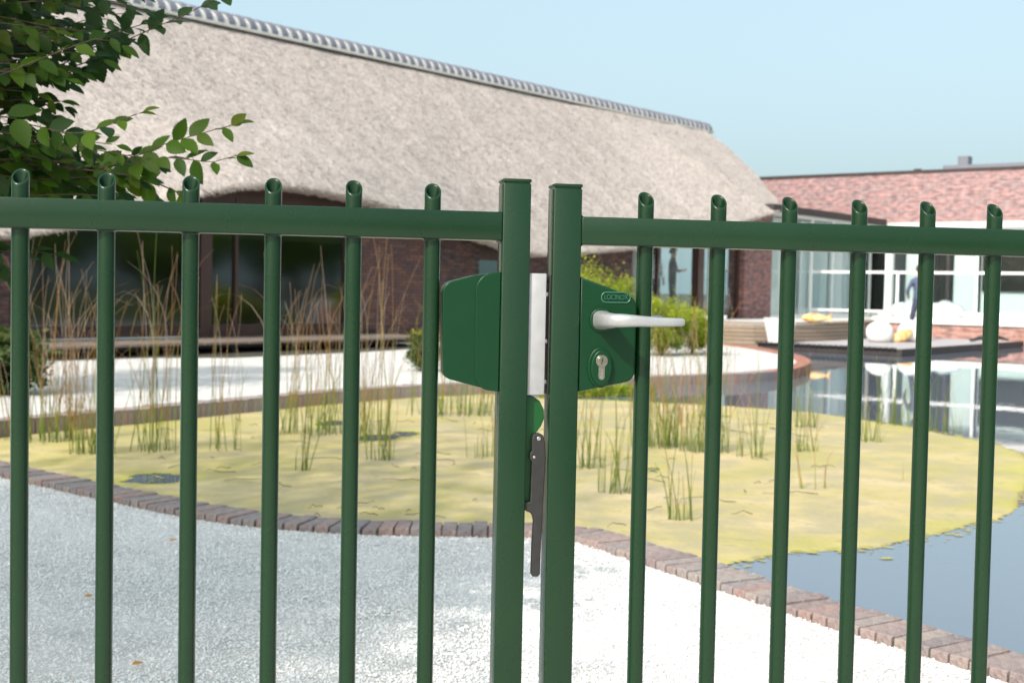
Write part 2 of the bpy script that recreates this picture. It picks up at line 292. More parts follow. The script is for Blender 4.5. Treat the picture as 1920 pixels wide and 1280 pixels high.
def thatchmat():
    m = bpy.data.materials.new('reed_thatch'); m.use_nodes = True; n = m.node_tree; p = n.nodes['Principled BSDF']
    tc = n.nodes.new('ShaderNodeTexCoord')
    def nz(scale, det, st):
        mp = n.nodes.new('ShaderNodeMapping'); mp.inputs['Scale'].default_value = st; n.links.new(tc.outputs['Object'], mp.inputs[0])
        z = n.nodes.new('ShaderNodeTexNoise'); z.inputs['Scale'].default_value = scale; z.inputs['Detail'].default_value = det; z.inputs['Roughness'].default_value = .65; n.links.new(mp.outputs[0], z.inputs['Vector']); return z.outputs['Fac']
    fine = nz(24, 8, (1, .5, .5)); big = nz(1.5, 5, (1.5, .22, .22))
    cr = n.nodes.new('ShaderNodeValToRGB'); els = cr.color_ramp.elements
    els[0].position = .30; els[0].color = (.255, .213, .195, 1); els[1].position = .66; els[1].color = (.595, .52, .478, 1)
    e = els.new(.48); e.color = (.45, .39, .356, 1)
    n.links.new(fine, cr.inputs[0])
    mr = n.nodes.new('ShaderNodeMapRange'); mr.inputs[1].default_value = .3; mr.inputs[2].default_value = .7; mr.inputs[3].default_value = .88; mr.inputs[4].default_value = 1.09; n.links.new(big, mr.inputs[0])
    mx = n.nodes.new('ShaderNodeMix'); mx.data_type = 'RGBA'; mx.blend_type = 'MULTIPLY'; mx.inputs[0].default_value = 1; n.links.new(cr.outputs[0], mx.inputs[6]); n.links.new(mr.outputs[0], mx.inputs[7])
    n.links.new(mx.outputs[2], p.inputs['Base Color']); p.inputs['Roughness'].default_value = .95; p.inputs['Specular IOR Level'].default_value = .1
    bp = n.nodes.new('ShaderNodeBump'); bp.inputs['Strength'].default_value = .36; bp.inputs['Distance'].default_value = .05
    n.links.new(nz(34, 6, (1, .45, .45)), bp.inputs['Height']); n.links.new(bp.outputs[0], p.inputs['Normal']); return m
MT['thatch'] = thatchmat()
def chipmat():
    m = bpy.data.materials.new('gravel_chip'); m.use_nodes = True; n = m.node_tree; p = n.nodes['Principled BSDF']
    a = n.nodes.new('ShaderNodeAttribute'); a.attribute_name = 'tone'; cr = n.nodes.new('ShaderNodeValToRGB'); els = cr.color_ramp.elements
    els[0].color = (.70, .695, .69, 1); els[1].color = (.93, .925, .915, 1); e = els.new(.07); e.color = (.84, .835, .82, 1); e = els.new(.6); e.color = (.90, .895, .88, 1)
    n.links.new(a.outputs['Fac'], cr.inputs[0]); n.links.new(cr.outputs[0], p.inputs['Base Color']); p.inputs['Roughness'].default_value = .85; p.inputs['Specular IOR Level'].default_value = .25
    return m
MT['chip'] = chipmat()
def reedendmat():
    m = bpy.data.materials.new('reed_end'); m.use_nodes = True; n = m.node_tree; p = n.nodes['Principled BSDF']
    a = n.nodes.new('ShaderNodeAttribute'); a.attribute_name = 'tone'; cr = n.nodes.new('ShaderNodeValToRGB'); els = cr.color_ramp.elements
    els[0].color = (.17, .14, .12, 1); els[1].color = (.60, .535, .48, 1); e = els.new(.25); e.color = (.35, .305, .275, 1); e = els.new(.7); e.color = (.47, .415, .375, 1)
    n.links.new(a.outputs['Fac'], cr.inputs[0]); n.links.new(cr.outputs[0], p.inputs['Base Color']); p.inputs['Roughness'].default_value = .9; p.inputs['Specular IOR Level'].default_value = .1
    return m
MT['reed_end'] = reedendmat()

# ------------------------------------------------------------------ ground, pond, kerb
ZW = -.10
def catmull(P, step=.05):
    P = [np.array(p, float) for p in P]; out = []
    for i in range(len(P)-1):
        p0 = P[max(i-1, 0)]; p1 = P[i]; p2 = P[i+1]; p3 = P[min(i+2, len(P)-1)]
        n = max(2, int(np.linalg.norm(p2-p1)/step))
        for k in range(n):
            t = k/n
            out.append(.5*((2*p1)+(-p0+p2)*t+(2*p0-5*p1+4*p2-p3)*t*t+(-p0+3*p1-3*p2+p3)*t**3))
    out.append(P[-1]); return np.array(out)
edge_a = catmull([(2.75, 1.6), (2.1, 2.75), (1.52, 3.62), (1.20, 4.10), (.96, 4.52), (.70, 4.98), (.47, 5.36), (.36, 5.50)])
edge_b = catmull([(.36, 5.50), (.20, 5.56), (-.22, 5.56), (-.66, 5.57), (-1.08, 5.70), (-1.46, 5.95), (-2.12, 6.50), (-2.87, 7.17), (-3.4, 7.75), (-3.72, 8.35), (-3.76, 8.85), (-3.58, 9.3), (-3.12, 10.0),
        (-2.74, 10.6), (-2.2, 11.5), (-1.64, 12.35), (-.98, 13.15), (-.2, 13.8), (.8, 14.55), (1.82, 15.4), (3.0, 16.3), (3.8, 17.4), (4.4, 18.9), (4.75, 20.5), (4.85, 22), (4.75, 24.0), (4.45, 25.6), (3.9, 26.8)])
EDGE = np.vstack([edge_a, edge_b[1:]])
tan = np.gradient(EDGE, axis=0); tan /= np.linalg.norm(tan, axis=1)[:, None]
# smooth tangents a little so that bricks fan round the bend
k = np.ones(7)/7
tan = np.stack([np.convolve(np.pad(tan[:, j], 3, mode='edge'), k, 'valid') for j in (0, 1)], 1); tan /= np.linalg.norm(tan, axis=1)[:, None]
NL = np.stack([-tan[:, 1], tan[:, 0]], 1)             # towards the land
KW = .205
LAND = EDGE + NL*KW
def clean(path, fold=.002):
    out = [path[0]]
    for p in path[1:]:
        if np.linalg.norm(p-out[-1]) > fold: out.append(p)
    return out

mb = MB()
mb.add([(-900, -900, -.4), (900, -900, -.4), (900, 900, -.4), (-900, 900, -.4)], [(0, 1, 2, 3)])
tag(mb.build('ground', MT['soil']), kind='structure')
mb = MB(); mb.add([(-4.2, 1, ZW), (60, 1, ZW), (60, 40, ZW), (-4.2, 40, ZW)], [(0, 1, 2, 3)])
tag(mb.build('pond_water', MT['water']), kind='structure')
land = [tuple(p) for p in clean(LAND[::4])] + [(3.3, 29.5), (14, 62), (-70, 62), (-70, -25), (5.5, -25), (5.2, 0)]
mb = MB(); mb.prism(land[::-1], -.38, 0)
o = mb.build('gravel_ground', MT['gravel_far']); fixn(o); tag(o, kind='structure')
mb = MB(); mb.prism([(16, 0), (70, -10), (70, 20), (24, 21.5), (17, 24), (15.5, 14)], -.38, .05)
tag(fixn(mb.build('lawn', MT['lawn'])), kind='structure')

# kerb: mortar bed with every brick laid across the path
mb = MB(); n = len(EDGE)
vs = []
for i in range(n):
    a = EDGE[i] + NL[i]*.022; b = EDGE[i] + NL[i]*(KW-.004)
    vs += [(a[0], a[1], -.39), (a[0], a[1], .018), (b[0], b[1], .018), (b[0], b[1], -.39)]
mb.add(vs, [(i*4+j, (i+1)*4+j, (i+1)*4+j+1, i*4+j+1) for i in range(n-1) for j in range(3)])
kerb = tag(mb.build('kerb', MT['mortar']), kind='structure'); fixn(kerb)
def brick_mesh(name, sx, sy, sz, ch, seed):
    r = random.Random(seed); x, y = sx/2, sy/2
    def ring(z, ins): return [(-x+ins+r.uniform(-.001, .001), -y+ins+r.uniform(-.002, .002), z), (x-ins+r.uniform(-.001, .001), -y+ins+r.uniform(-.002, .002), z), (x-ins+r.uniform(-.001, .001), y-ins+r.uniform(-.002, .002), z), (-x+ins+r.uniform(-.001, .001), y-ins+r.uniform(-.002, .002), z)]
    v = ring(-sz, 0) + ring(-ch, 0) + ring(0, ch)
    f = [(l*4+i, l*4+(i+1) % 4, (l+1)*4+(i+1) % 4, (l+1)*4+i) for l in (0, 1) for i in range(4)] + [(8, 9, 10, 11), (3, 2, 1, 0)]
    me = bpy.data.meshes.new(name); me.from_pydata(v, [], f); me.update(); me.materials.append(MT['kerb']); return me
bmeshes = [brick_mesh('kerb_brick', .0585, .203, .175, .003, s) for s in range(5)]
MID = EDGE + NL*KW/2
arc = np.concatenate([[0], np.cumsum(np.linalg.norm(np.diff(MID, axis=0), axis=1))])
s_ = 0.05; spots = []
while s_ < arc[-1]:
    m_ = [np.interp(s_, arc, MID[:, j]) for j in (0, 1)]; tn_ = [np.interp(s_, arc, tan[:, j]) for j in (0, 1)]
    spots.append((m_, math.atan2(tn_[1], tn_[0]))); s_ += .0655
vis = [q for q in spots if -2*0+abs(q[0][0]) < .44*q[0][1]+.35 and q[0][1] > 3]
def size_key(q): return q[0][1]
vis_ids = set(id(q) for q in sorted(vis, key=size_key)[:300])
rest = MB()
for q in spots:
    (x, y), a = q
    j = rnd.uniform(-.02, .02); dz = rnd.uniform(-.004, .005); dx = rnd.uniform(-.005, .005)
    if id(q) in vis_ids:
        o = bpy.data.objects.new('brick', bmeshes[rnd.randrange(5)]); C.objects.link(o); o.parent = kerb
        o.location = (x, y, .030+dz); o.rotation_euler = (rnd.uniform(-.012, .012), rnd.uniform(-.012, .012), a+j)
    else:
        rest.box((x, y, .030+dz-.0875), (.0570, .203, .175), a+j)
o = rest.build('brick_course', MT['kerb_red'], kerb); tag(o, kind='stuff')

# ---- floating algae
def inpoly(X, Y, P):
    ins = np.zeros(X.shape, bool); m = len(P)
    for i in range(m):
        x1, y1 = P[i]; x2, y2 = P[(i+1) % m]
        c = ((y1 > Y) != (y2 > Y)); xi = (x2-x1)*(Y-y1)/(y2-y1+1e-12)+x1
        ins ^= c & (X < xi)
    return ins
def polydist(X, Y, P):
    d = np.full(X.shape, 1e9)
    for i in range(len(P)-1):
        a = np.array(P[i]); b = np.array(P[i+1]); ab = b-a; L2 = ab@ab+1e-12
        t = np.clip(((X-a[0])*ab[0]+(Y-a[1])*ab[1])/L2, 0, 1)
        d = np.minimum(d, np.hypot(X-a[0]-t*ab[0], Y-a[1]-t*ab[1]))
    return d
def wav(X, Y, sc, seed):
    r = np.random.default_rng(seed); o = np.zeros_like(X)
    for _ in range(9):
        a = r.uniform(0, 6.283); k_ = sc*r.uniform(.5, 2.2); o += np.sin(X*math.cos(a)*k_+Y*math.sin(a)*k_+r.uniform(0, 6.28))
    return o/4.5
free = catmull([(.78, 5.02), (.92, 5.34), (1.03, 5.45), (1.26, 5.66), (1.54, 5.76), (1.87, 5.97), (2.25, 6.35), (2.60, 6.78), (3.05, 7.55), (3.45, 8.4), (3.72, 9.2), (3.80, 10.1), (3.55, 11.2), (2.86, 12.5), (1.88, 13.1), (.75, 13.4), (-.1, 13.55)], .12)
inner = (EDGE + NL*.05)[::3]
i0 = np.argmin(np.hypot(inner[:, 0]-.80, inner[:, 1]-4.86)); i1 = np.argmin(np.hypot(inner[:, 0]+.22, inner[:, 1]-13.83))
apoly = [tuple(p) for p in inner[i0:i1+1]] + [tuple(p) for p in free[::-1]]
cs = .033
gx = np.arange(-3.95, 4.1, cs); gy = np.arange(4.6, 14.2, cs); X, Y = np.meshgrid(gx, gy)
sd = polydist(X, Y, [tuple(p) for p in free]); kd = polydist(X, Y, [tuple(p) for p in inner[i0:i1+1]]); ins = inpoly(X, Y, apoly)
F = np.where(ins, sd, -sd); F = np.where(~ins & (kd < sd), -kd, F)
F = F + .05*wav(X, Y, 4, 3) + .016*wav(X, Y, 16, 4) + .006*wav(X, Y, 45, 5)
holes = [(-2.04, 7.42, .17, .22), (-1.03, 9.66, .16, .20), (-.80, 9.95, .10, .16), (.9, 8.2, .05, .07), (1.9, 11.9, .16, .1), (2.3, 10.9, .09, .08), (-1.5, 10.6, .1, .22), (.33, 5.72, .06, .03), (.15, 5.9, .05, .02)]
hd = np.full(X.shape, 9.)
for hx, hy, hr, hry in holes:
    q = (np.hypot((X-hx)/hr, (Y-hy)/hry)-1)*min(hr, hry) + .05*wav(X, Y, 14, 8) + .02*wav(X, Y, 40, 9)
    hd = np.minimum(hd, q)
FF = np.minimum(F, hd)
Gy, Gx = np.gradient(FF, cs)
g2 = np.clip(np.hypot(Gx, Gy), .5, 3)
mv = (FF < 0) & (FF > -2*cs)
Xn = np.where(mv, X - FF*Gx/g2**2, X); Yn = np.where(mv, Y - FF*Gy/g2**2, Y)
ok = FF > -1.2*cs
cell = ok[:-1, :-1] & ok[1:, :-1] & ok[:-1, 1:] & ok[1:, 1:] & ((FF[:-1, :-1] > 0) | (FF[1:, :-1] > 0) | (FF[:-1, 1:] > 0) | (FF[1:, 1:] > 0))
ny, nx = X.shape; ids = np.arange(ny*nx).reshape(ny, nx)
ci, cj = np.nonzero(cell)
quads = np.stack([ids[ci, cj], ids[ci, cj+1], ids[ci+1, cj+1], ids[ci+1, cj]], 1)
used = np.unique(quads); remap = np.full(ny*nx, -1); remap[used] = np.arange(len(used))
Z = ZW + .0012 + np.clip(FF, 0, .10)*.07 + np.clip(FF/.1, 0, 1)*.0018*wav(X, Y, 30, 12)
V = np.stack([Xn.ravel(), Yn.ravel(), Z.ravel()], 1)[used]
def npmesh(name, V, Fc, attrs=None):
    me = bpy.data.meshes.new(name); nv = len(V); nf, kk = Fc.shape
    me.vertices.add(nv); me.vertices.foreach_set('co', np.ascontiguousarray(V, np.float32).ravel())
    me.loops.add(nf*kk); me.loops.foreach_set('vertex_index', np.ascontiguousarray(Fc, np.int32).ravel())
    me.polygons.add(nf); me.polygons.foreach_set('loop_start', np.arange(0, nf*kk, kk, dtype=np.int32)); me.polygons.foreach_set('loop_total', np.full(nf, kk, np.int32))
    me.update(calc_edges=True)
    for an, av in (attrs or {}).items():
        a = me.attributes.new(an, 'FLOAT', 'POINT'); a.data.foreach_set('value', np.ascontiguousarray(av, np.float32))
    me.validate(); return me
rim = np.clip(1-(F/.33), 0, 1)*.75 * np.clip(.6+.6*wav(X, Y, 6, 21), 0, 1) + np.clip(1-hd/.09, 0, 1)*.8
rim = np.clip(rim + np.clip(.35*wav(X, Y, 1.7, 31)-.12, 0, 1)*.5 + np.clip((-.2-X)/3, 0, 1)*.30, 0, 1)
me = npmesh('algae', V, remap[quads], {'rim': rim.ravel()[used]})
tag(link('algae', me, MT['algae'], smooth=True), 'yellow green algae mat floating on the near half of the pond', 'algae', kind='stuff')

# scraps of weed adrift along the edge of the mat and in its gaps
q_ = np.random.default_rng(77); nn_ = 1300; k_ = q_.integers(0, len(free)-1, nn_); fp_ = free[k_]+(free[k_+1]-free[k_])*q_.random((nn_, 1)); tg_ = free[k_+1]-free[k_]; nrm2 = np.stack([tg_[:, 1], -tg_[:, 0]], 1); nrm2 /= np.linalg.norm(nrm2, axis=1)[:, None]
fp_ = fp_+nrm2*(q_.exponential(.035, nn_)-.03)[:, None]+q_.normal(0, .01, (nn_, 2))
hp_ = np.concatenate([np.array([hx, hy])+q_.normal(0, .75, (26, 2))*np.array([hr, hry]) for hx, hy, hr, hry in holes]); fp_ = np.concatenate([fp_, hp_]); nn_ = len(fp_)
rr0 = q_.gamma(3, .0022, nn_)+.002; an_ = np.arange(6)*math.pi/3; jx = q_.uniform(.6, 1.4, (nn_, 6))
V = np.stack([fp_[:, :1]+rr0[:, None]*jx*np.cos(an_)[None]*1.5, fp_[:, 1:]+rr0[:, None]*jx*np.sin(an_)[None], np.full((nn_, 6), ZW+.0025)+q_.random((nn_, 1))*.002], -1).reshape(-1, 3)
me = npmesh('drifting_weed', V, np.arange(nn_*6).reshape(-1, 6), {'rim': np.repeat(q_.uniform(.2, 1, nn_), 6)})
tag(link('drifting_weed', me, MT['algae']), 'small scraps of yellow weed drifting along the algae edge', 'water weed', kind='stuff')

# ---- loose gravel chips, near side of the pond
N = 400000
px = nr.uniform(-4.6, 2.3, N); py = 2.9 + 4.6*nr.power(1.0, N); py = 2.9+4.6*nr.random(N)**1.25
landp = [tuple(p) for p in LAND[::4]]
i2 = np.argmin(np.hypot(LAND[:, 0]+3.6, LAND[:, 1]-7.9))
gpoly = [tuple(p) for p in (LAND+NL*.004)[:i2:3]] + [(-9, 8), (-9, -5), (5, -5)]
keep = inpoly(px, py, gpoly) & (np.abs(px) < .55*py+.35); px = px[keep]; py = py[keep]; N = len(px)
base = np.array([(1, 0, 0), (-1, 0, 0), (0, 1, 0), (0, -1, 0), (0, 0, 1), (0, 0, -1)], float)
tri = np.array([(0, 2, 4), (2, 1, 4), (1, 3, 4), (3, 0, 4), (2, 0, 5), (1, 2, 5), (3, 1, 5), (0, 3, 5)])
rad = nr.gamma(6, .00052, N)+.0012
sc3 = nr.uniform(.55, 1.25, (N, 6, 1))*base[None]*rad[:, None, None]*nr.uniform(.6, 1.3, (N, 1, 3))*np.array([1, 1, .6])
th = nr.uniform(0, 6.28, N); ph = nr.uniform(-.35, .35, N)
c, s = np.cos(th), np.sin(th); x, y, z = sc3[..., 0], sc3[..., 1], sc3[..., 2]
y2 = y*np.cos(ph)[:, None]-z*np.sin(ph)[:, None]; z2 = y*np.sin(ph)[:, None]+z*np.cos(ph)[:, None]
X3 = x*c[:, None]-y2*s[:, None]+px[:, None]; Y3 = x*s[:, None]+y2*c[:, None]+py[:, None]; Z3 = z2 + (.001+.0035*nr.random(N)**2+.003*np.clip(wav(px, py, 5, 44), -1, 1))[:, None]
V = np.stack([X3, Y3, Z3], -1).reshape(-1, 3)
Fc = (tri[None]+6*np.arange(N)[:, None, None]).reshape(-1, 3)
me = npmesh('gravel_chips', V, Fc, {'tone': np.repeat(nr.random(N), 6)})
tag(link('gravel_chips', me, MT['chip']), 'loose white gravel chips on the ground before the pond', 'gravel', kind='stuff')

# ------------------------------------------------------------------ thatched barn
D2 = np.array([.6156, .788]); E2 = np.array([.788, -.6156]); W0 = np.array([-4.17, 21.47])
barn_rz = math.atan2(D2[1], D2[0])
barn = empty('thatched_barn', (W0[0], W0[1], 0), barn_rz)      # local x runs along the front wall, local -y faces the pond
tag(barn, 'long barn with thatched roof, arched eave and dark windows behind the pond', 'barn')
es = [-9, -5.1, -4.56, -3.82, -2.56, -1.67, -1.04, -.38, .43, 1.43, 2.44, 4.13, 5.43, 6.84, 8.37, 10.27, 11.66, 14.2, 15.88, 17.71, 24]
ez = [1.55, 1.61, 1.68, 1.84, 2.18, 2.43, 2.57, 2.65, 2.66, 2.59, 2.48, 2.22, 1.98, 1.76, 1.86, 2.01, 2.14, 2.57, 2.93, 3.29, 3.6]
def W_(s, off): p = W0+D2*s+E2*off; return (float(p[0]), float(p[1]))
def eave(s):
    v = np.interp(s, es, ez); return (np.interp(s-.25, es, ez)+v*2+np.interp(s+.25, es, ez))/4
HD = 5.0; RZ = 6.50
smax_t = ([0, .107, .375, .73, 1.0], [17.75, 18.8, 20.35, 22.15, 23.25])
ns, nt_ = 420, 90
a = np.linspace(0, 1, ns); t = np.linspace(0, 1, nt_); A, T = np.meshgrid(a, t, indexing='ij')
S = -9 + A*(np.interp(T, *smax_t)+9)
EV = eave(S)
# eave overhang 0.6; slope slightly convex near the eave, hollow to the ridge
OFF = .6 - T*(HD+.6)
flat = 1.75 + (RZ-1.75)*T
blend = (EV-1.75)*np.exp(-(T/.36)**2)         # eyebrow lifts die out up the slope
Zr = flat + blend*1.0 + .10*np.sin(np.pi*np.clip(T, 0, 1))
wgt = np.clip((S-12.5)/5, 0, 1); Zr = Zr*(1-wgt)+wgt*(EV+(RZ-EV)*T+.05*np.sin(np.pi*T**.9))
jit = nr.normal(0, .006, Zr.shape); jit[:, 0] *= .7
lump = .016*wav(S, T*6, 3.0, 50)
Zr = Zr + jit + lump*np.clip(T*8, 0, 1)
front = np.stack([S, -OFF, Zr], -1)                         # local y = -offset
def gridfaces(n, m, base=0, flip=False):
    i, j = np.meshgrid(np.arange(n-1), np.arange(m-1), indexing='ij'); q = np.stack([i*m+j, (i+1)*m+j, (i+1)*m+j+1, i*m+j+1], -1).reshape(-1, 4)+base
    return q[:, ::-1] if flip else q
# underside lip
lip = np.stack([np.stack([S[:, 0], -OFF[:, 0]+.07, Zr[:, 0]-.035+nr.normal(0, .008, ns)], -1), np.stack([S[:, 0], -OFF[:, 0]+.34, Zr[:, 0]-.07+nr.normal(0, .010, ns)], -1), np.stack([S[:, 0], -OFF[:, 0]+.9, Zr[:, 0]+.32], -1)], 1)
lipg = np.concatenate([front[:, :1], lip], 1)
back = front[:, ::6].copy(); back[..., 1] = 2*HD - back[..., 1]
# rounded hip end between the two end curves
ec = front[-1]; bulge = []
for kf in np.linspace(0, 1, 14):
    q = ec.copy(); q[:, 1] = ec[:, 1]+(2*HD-2*ec[:, 1])*kf; q[:, 0] += .9*math.sin(math.pi*kf)*(1-t)**.6; bulge.append(q)
bulge = np.array(bulge)
Vs = [front.reshape(-1, 3), lipg.reshape(-1, 3), back.reshape(-1, 3), bulge.reshape(-1, 3)]
b1 = len(Vs[0]); b2 = b1+len(Vs[1]); b3 = b2+len(Vs[2])
Fq = np.concatenate([gridfaces(ns, nt_), gridfaces(ns, 4, b1, True), gridfaces(ns, back.shape[1], b2, True), gridfaces(14, nt_, b3)])
roof = link('thatch_roof', npmesh('thatch_roof', np.concatenate(Vs), Fq), MT['thatch'], barn, smooth=True)
# loose reed ends: a rough nap of short stalks over the front slope and the eave
N = 90000
aa = nr.random(N); tt = nr.random(N)*.985; tt[:5000] = nr.random(5000)*.012
ii = np.clip((aa*(ns-1)).astype(int), 0, ns-2); jj = np.clip((tt*(nt_-1)).astype(int), 0, nt_-2)
P0 = front[ii, jj] + (front[ii+1, jj]-front[ii, jj])*nr.random((N, 1)) + (front[ii, jj+1]-front[ii, jj])*nr.random((N, 1))
dirn = np.array([0, -.72, -.62])[None] + nr.normal(0, .28, (N, 3)); dirn[:, 0] += .12; dirn /= np.linalg.norm(dirn, axis=1)[:, None]
ln = nr.uniform(.04, .13, (N, 1)); wd = nr.uniform(.003, .008, (N, 1))
nrm = np.array([0, -.62, .78])
side = np.cross(dirn, nrm); side /= np.linalg.norm(side, axis=1)[:, None]
lift = nr.uniform(.0, .03, (N, 1))
V = np.stack([P0-side*wd+nrm*.0, P0+side*wd, P0+dirn*ln+nrm*lift+side*wd*.5, P0+dirn*ln+nrm*lift-side*wd*.5], 1).reshape(-1, 3)
o = link('reed_ends', npmesh('reed_ends', V, np.arange(N*4).reshape(-1, 4), {'tone': np.repeat(nr.random(N), 4)}), MT['reed_end'], roof); tag(o, kind='stuff')
# ridge: slate half-round tiles in white mortar
mb = MB()
def saddle(mb, x0, x1, r, dz, seg=10, yc=HD, zc_=RZ-.10):
    vs = []
    for x in (x0, x1):
        for k_ in range(seg+1):
            an = math.pi*(k_/seg)*1.1-.05*math.pi
            vs.append((x, yc - r*math.cos(an), zc_+dz+ r*.95*math.sin(an)))
    fs = [(k_, k_+1, seg+1+k_+1, seg+1+k_) for k_ in range(seg)]
    fs += [tuple(range(seg, -1, -1)), tuple(range(seg+1, 2*seg+2))]
    mb.add(vs, fs)
saddle(mb, -9, 23.45, .285, -.02)
for sgn in (-1, 1): mb.box((7.2, HD+sgn*.305, RZ-.13), (32.5, .06, .05))
mort = fixn(mb.build('ridge_mortar', MT['ridge_mortar'], barn))
mb = MB(); saddle(mb, -.080, .080, .312, 0, yc=0, zc_=0); tile0 = fixn(mb.build('ridge_tile', MT['slate'], barn)); tile0.location = (-2.7, HD, RZ-.10)
x = -2.7+.292
while x < 23.3:
    c_ = copy_obj(tile0, barn); c_.location = (x, HD, RZ-.10+rnd.uniform(-.008, .008)); c_.rotation_euler.x = rnd.uniform(-.03, .03); x += .292
# front wall
def wallseg(name, s0, s1, z0, z1, m, y=0, th=.25, parent=barn):
    mb = MB(); mb.box(((s0+s1)/2, y+th/2, (z0+z1)/2), (s1-s0, th, z1-z0)); return mb.build(name, m, parent)
def topwall(name, s0, s1, z0, m, y=0, th=.25):
    """wall whose upper edge follows the thatch"""
    n_ = max(2, int((s1-s0)/.25)); ss = np.linspace(s0, s1, n_); mb = MB(); vs = []
    for s in ss:
        zt = float(eave(s))+.10
        vs += [(s, y, z0), (s, y, max(zt, z0+.02)), (s, y+th, max(zt, z0+.02)), (s, y+th, z0)]
    mb.add(vs, [(i*4+j, (i+1)*4+j, (i+1)*4+(j+1) % 4, i*4+(j+1) % 4) for i in range(n_-1) for j in range(4)] + [(0, 1, 2, 3), ((n_-1)*4+3, (n_-1)*4+2, (n_-1)*4+1, (n_-1)*4)])
    return fixn(mb.build(name, m, barn))
topwall('brick_wall', -9, -4.62, 0, MT['barn_wall'])
bw = topwall('brick_wall', 2.28, 5.62, 0, MT['barn_mortar'], y=.012)
topwall('brick_wall', 6.55, 11.35, 0, MT['barn_wall'])
# dark panel filling the arch above the windows
topwall('arch_panel', -4.62, 2.28, 2.02, MT['brown'], y=.06, th=.1)
topwall('arch_panel', 5.62, 6.55, 1.62, MT['brown'], y=.06, th=.1)
topwall('arch_panel', 11.35, 16.75, 2.52, MT['brown'], y=.06, th=.1)
# single bricks of the wall beside the deck
bv = bpy.data.meshes.new('wall_brick'); tmp = MB(); tmp.box((0, 0, 0), (.205, .05, .049), bev=.004)
tmp2 = MB(); tmp2.box((0, 0, 0), (.205, .05, .049)); bv.from_pydata(tmp2.v, [], tmp2.f); bv.update(); bv.materials.append(MT['barn_brick'])
hv = bv.copy(); 
for v in hv.vertices: v.co.x *= .48
rows = []
zr = .05; r_i = 0
while zr < 2.2:
    x = 2.28+.1025 if r_i % 2 == 0 else 2.28
    while x < 5.62:
        half = x-.1025 < 2.28
        if zr < float(eave(x))-.05: rows.append((x+.05 if half else x, zr, half))
        x += .2155
    zr += .0605; r_i += 1
cnt = 0; rest = MB()
rows.sort(key=lambda q: q[0] if q[1] > .3 else 9)
for x, z_, half in rows:
    if x > 5.55: continue
    if cnt < 300:
        o = bpy.data.objects.new('brick', hv if half else bv); C.objects.link(o); o.parent = bw; o.location = (x, .010+rnd.uniform(-.004, .004), z_); cnt += 1
    else: rest.box((x, .012, z_), ((.1 if half else .205), .05, .049))
tag(rest.build('brick_course', MT['barn_wall'], bw), kind='stuff')
# windows: frame, sill, pane, and the dark room behind
def window(s0, s1, z0, z1, glass, frame, mull=(), fw_=.07, name='window'):
    mb = MB()
    for a_, b_ in ((s0, s0+fw_), (s1-fw_, s1)): mb.box(((a_+b_)/2, .09, (z0+z1)/2), (b_-a_, .1, z1-z0))
    for a_, b_ in ((z0, z0+fw_), (z1-fw_, z1)): mb.box(((s0+s1)/2, .09, (a_+b_)/2), (s1-s0-2*fw_, .098, b_-a_))
    fr = mb.build(name, frame, barn)
    cuts = [s0+fw_] + list(mull) + [s1-fw_]
    for m_ in mull:
        mm = MB(); mm.box((m_, .09, (z0+z1)/2), (.05, .09, z1-z0-2*fw_)); mm.build('mullion', frame, fr)
    for a_, b_ in zip(cuts[:-1], cuts[1:]):
        g = MB(); g.box(((a_+b_)/2, .1, (z0+z1)/2), (b_-a_-.05 if mull else b_-a_, .012, z1-z0-2*fw_)); g.build('pane', glass, fr)
    return fr
window(-4.62, -1.33, .30, 2.42, MT['glass_dark'], MT['brown'])
window(-1.13, 2.0, .30, 2.52, MT['glass_dark'], MT['brown'], mull=(-.55,))
window(5.62, 6.55, .25, 1.85, MT['glass_dark'], MT['dark'])
wallseg('post', -1.33, -1.13, .18, 2.75, MT['brown'], y=-.02, th=.2); wallseg('post', 2.0, 2.28, .18, 2.7, MT['brown'], y=-.02, th=.2)
wallseg('sill', -4.62, -1.335, .18, .30, MT['brown'], y=-.03, th=.2); wallseg('sill', -1.125, 1.995, .18, .30, MT['brown'], y=-.03, th=.2)
wallseg('flashing', -4.62, -1.5, .182, .20, MT['blind_blue'], y=-.13, th=.09)
window(11.35, 14.45, .45, 2.52, MT['glass'], MT['brown'], mull=(12.6,), name='glazed_front')
window(14.75, 16.75, .45, 2.62, MT['glass'], MT['brown'], name='glazed_front')
wallseg('post', 14.45, 14.75, .3, 3.0, MT['brown'], y=-.02, th=.2)
pier = topwall('brick_pier', 16.75, 18.35, .2, MT['pier_wall'], y=-.12, th=.5)
# pale and dark furnishing seen through the glass
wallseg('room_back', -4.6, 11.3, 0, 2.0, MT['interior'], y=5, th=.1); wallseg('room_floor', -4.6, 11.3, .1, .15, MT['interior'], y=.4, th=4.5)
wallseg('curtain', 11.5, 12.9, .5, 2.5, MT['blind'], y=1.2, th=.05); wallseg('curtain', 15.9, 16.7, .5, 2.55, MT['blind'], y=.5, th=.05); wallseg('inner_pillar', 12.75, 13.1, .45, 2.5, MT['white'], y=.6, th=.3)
wallseg('room_back', 11.4, 18.2, .2, 2.55, MT['room_grey'], y=3.4, th=.1)

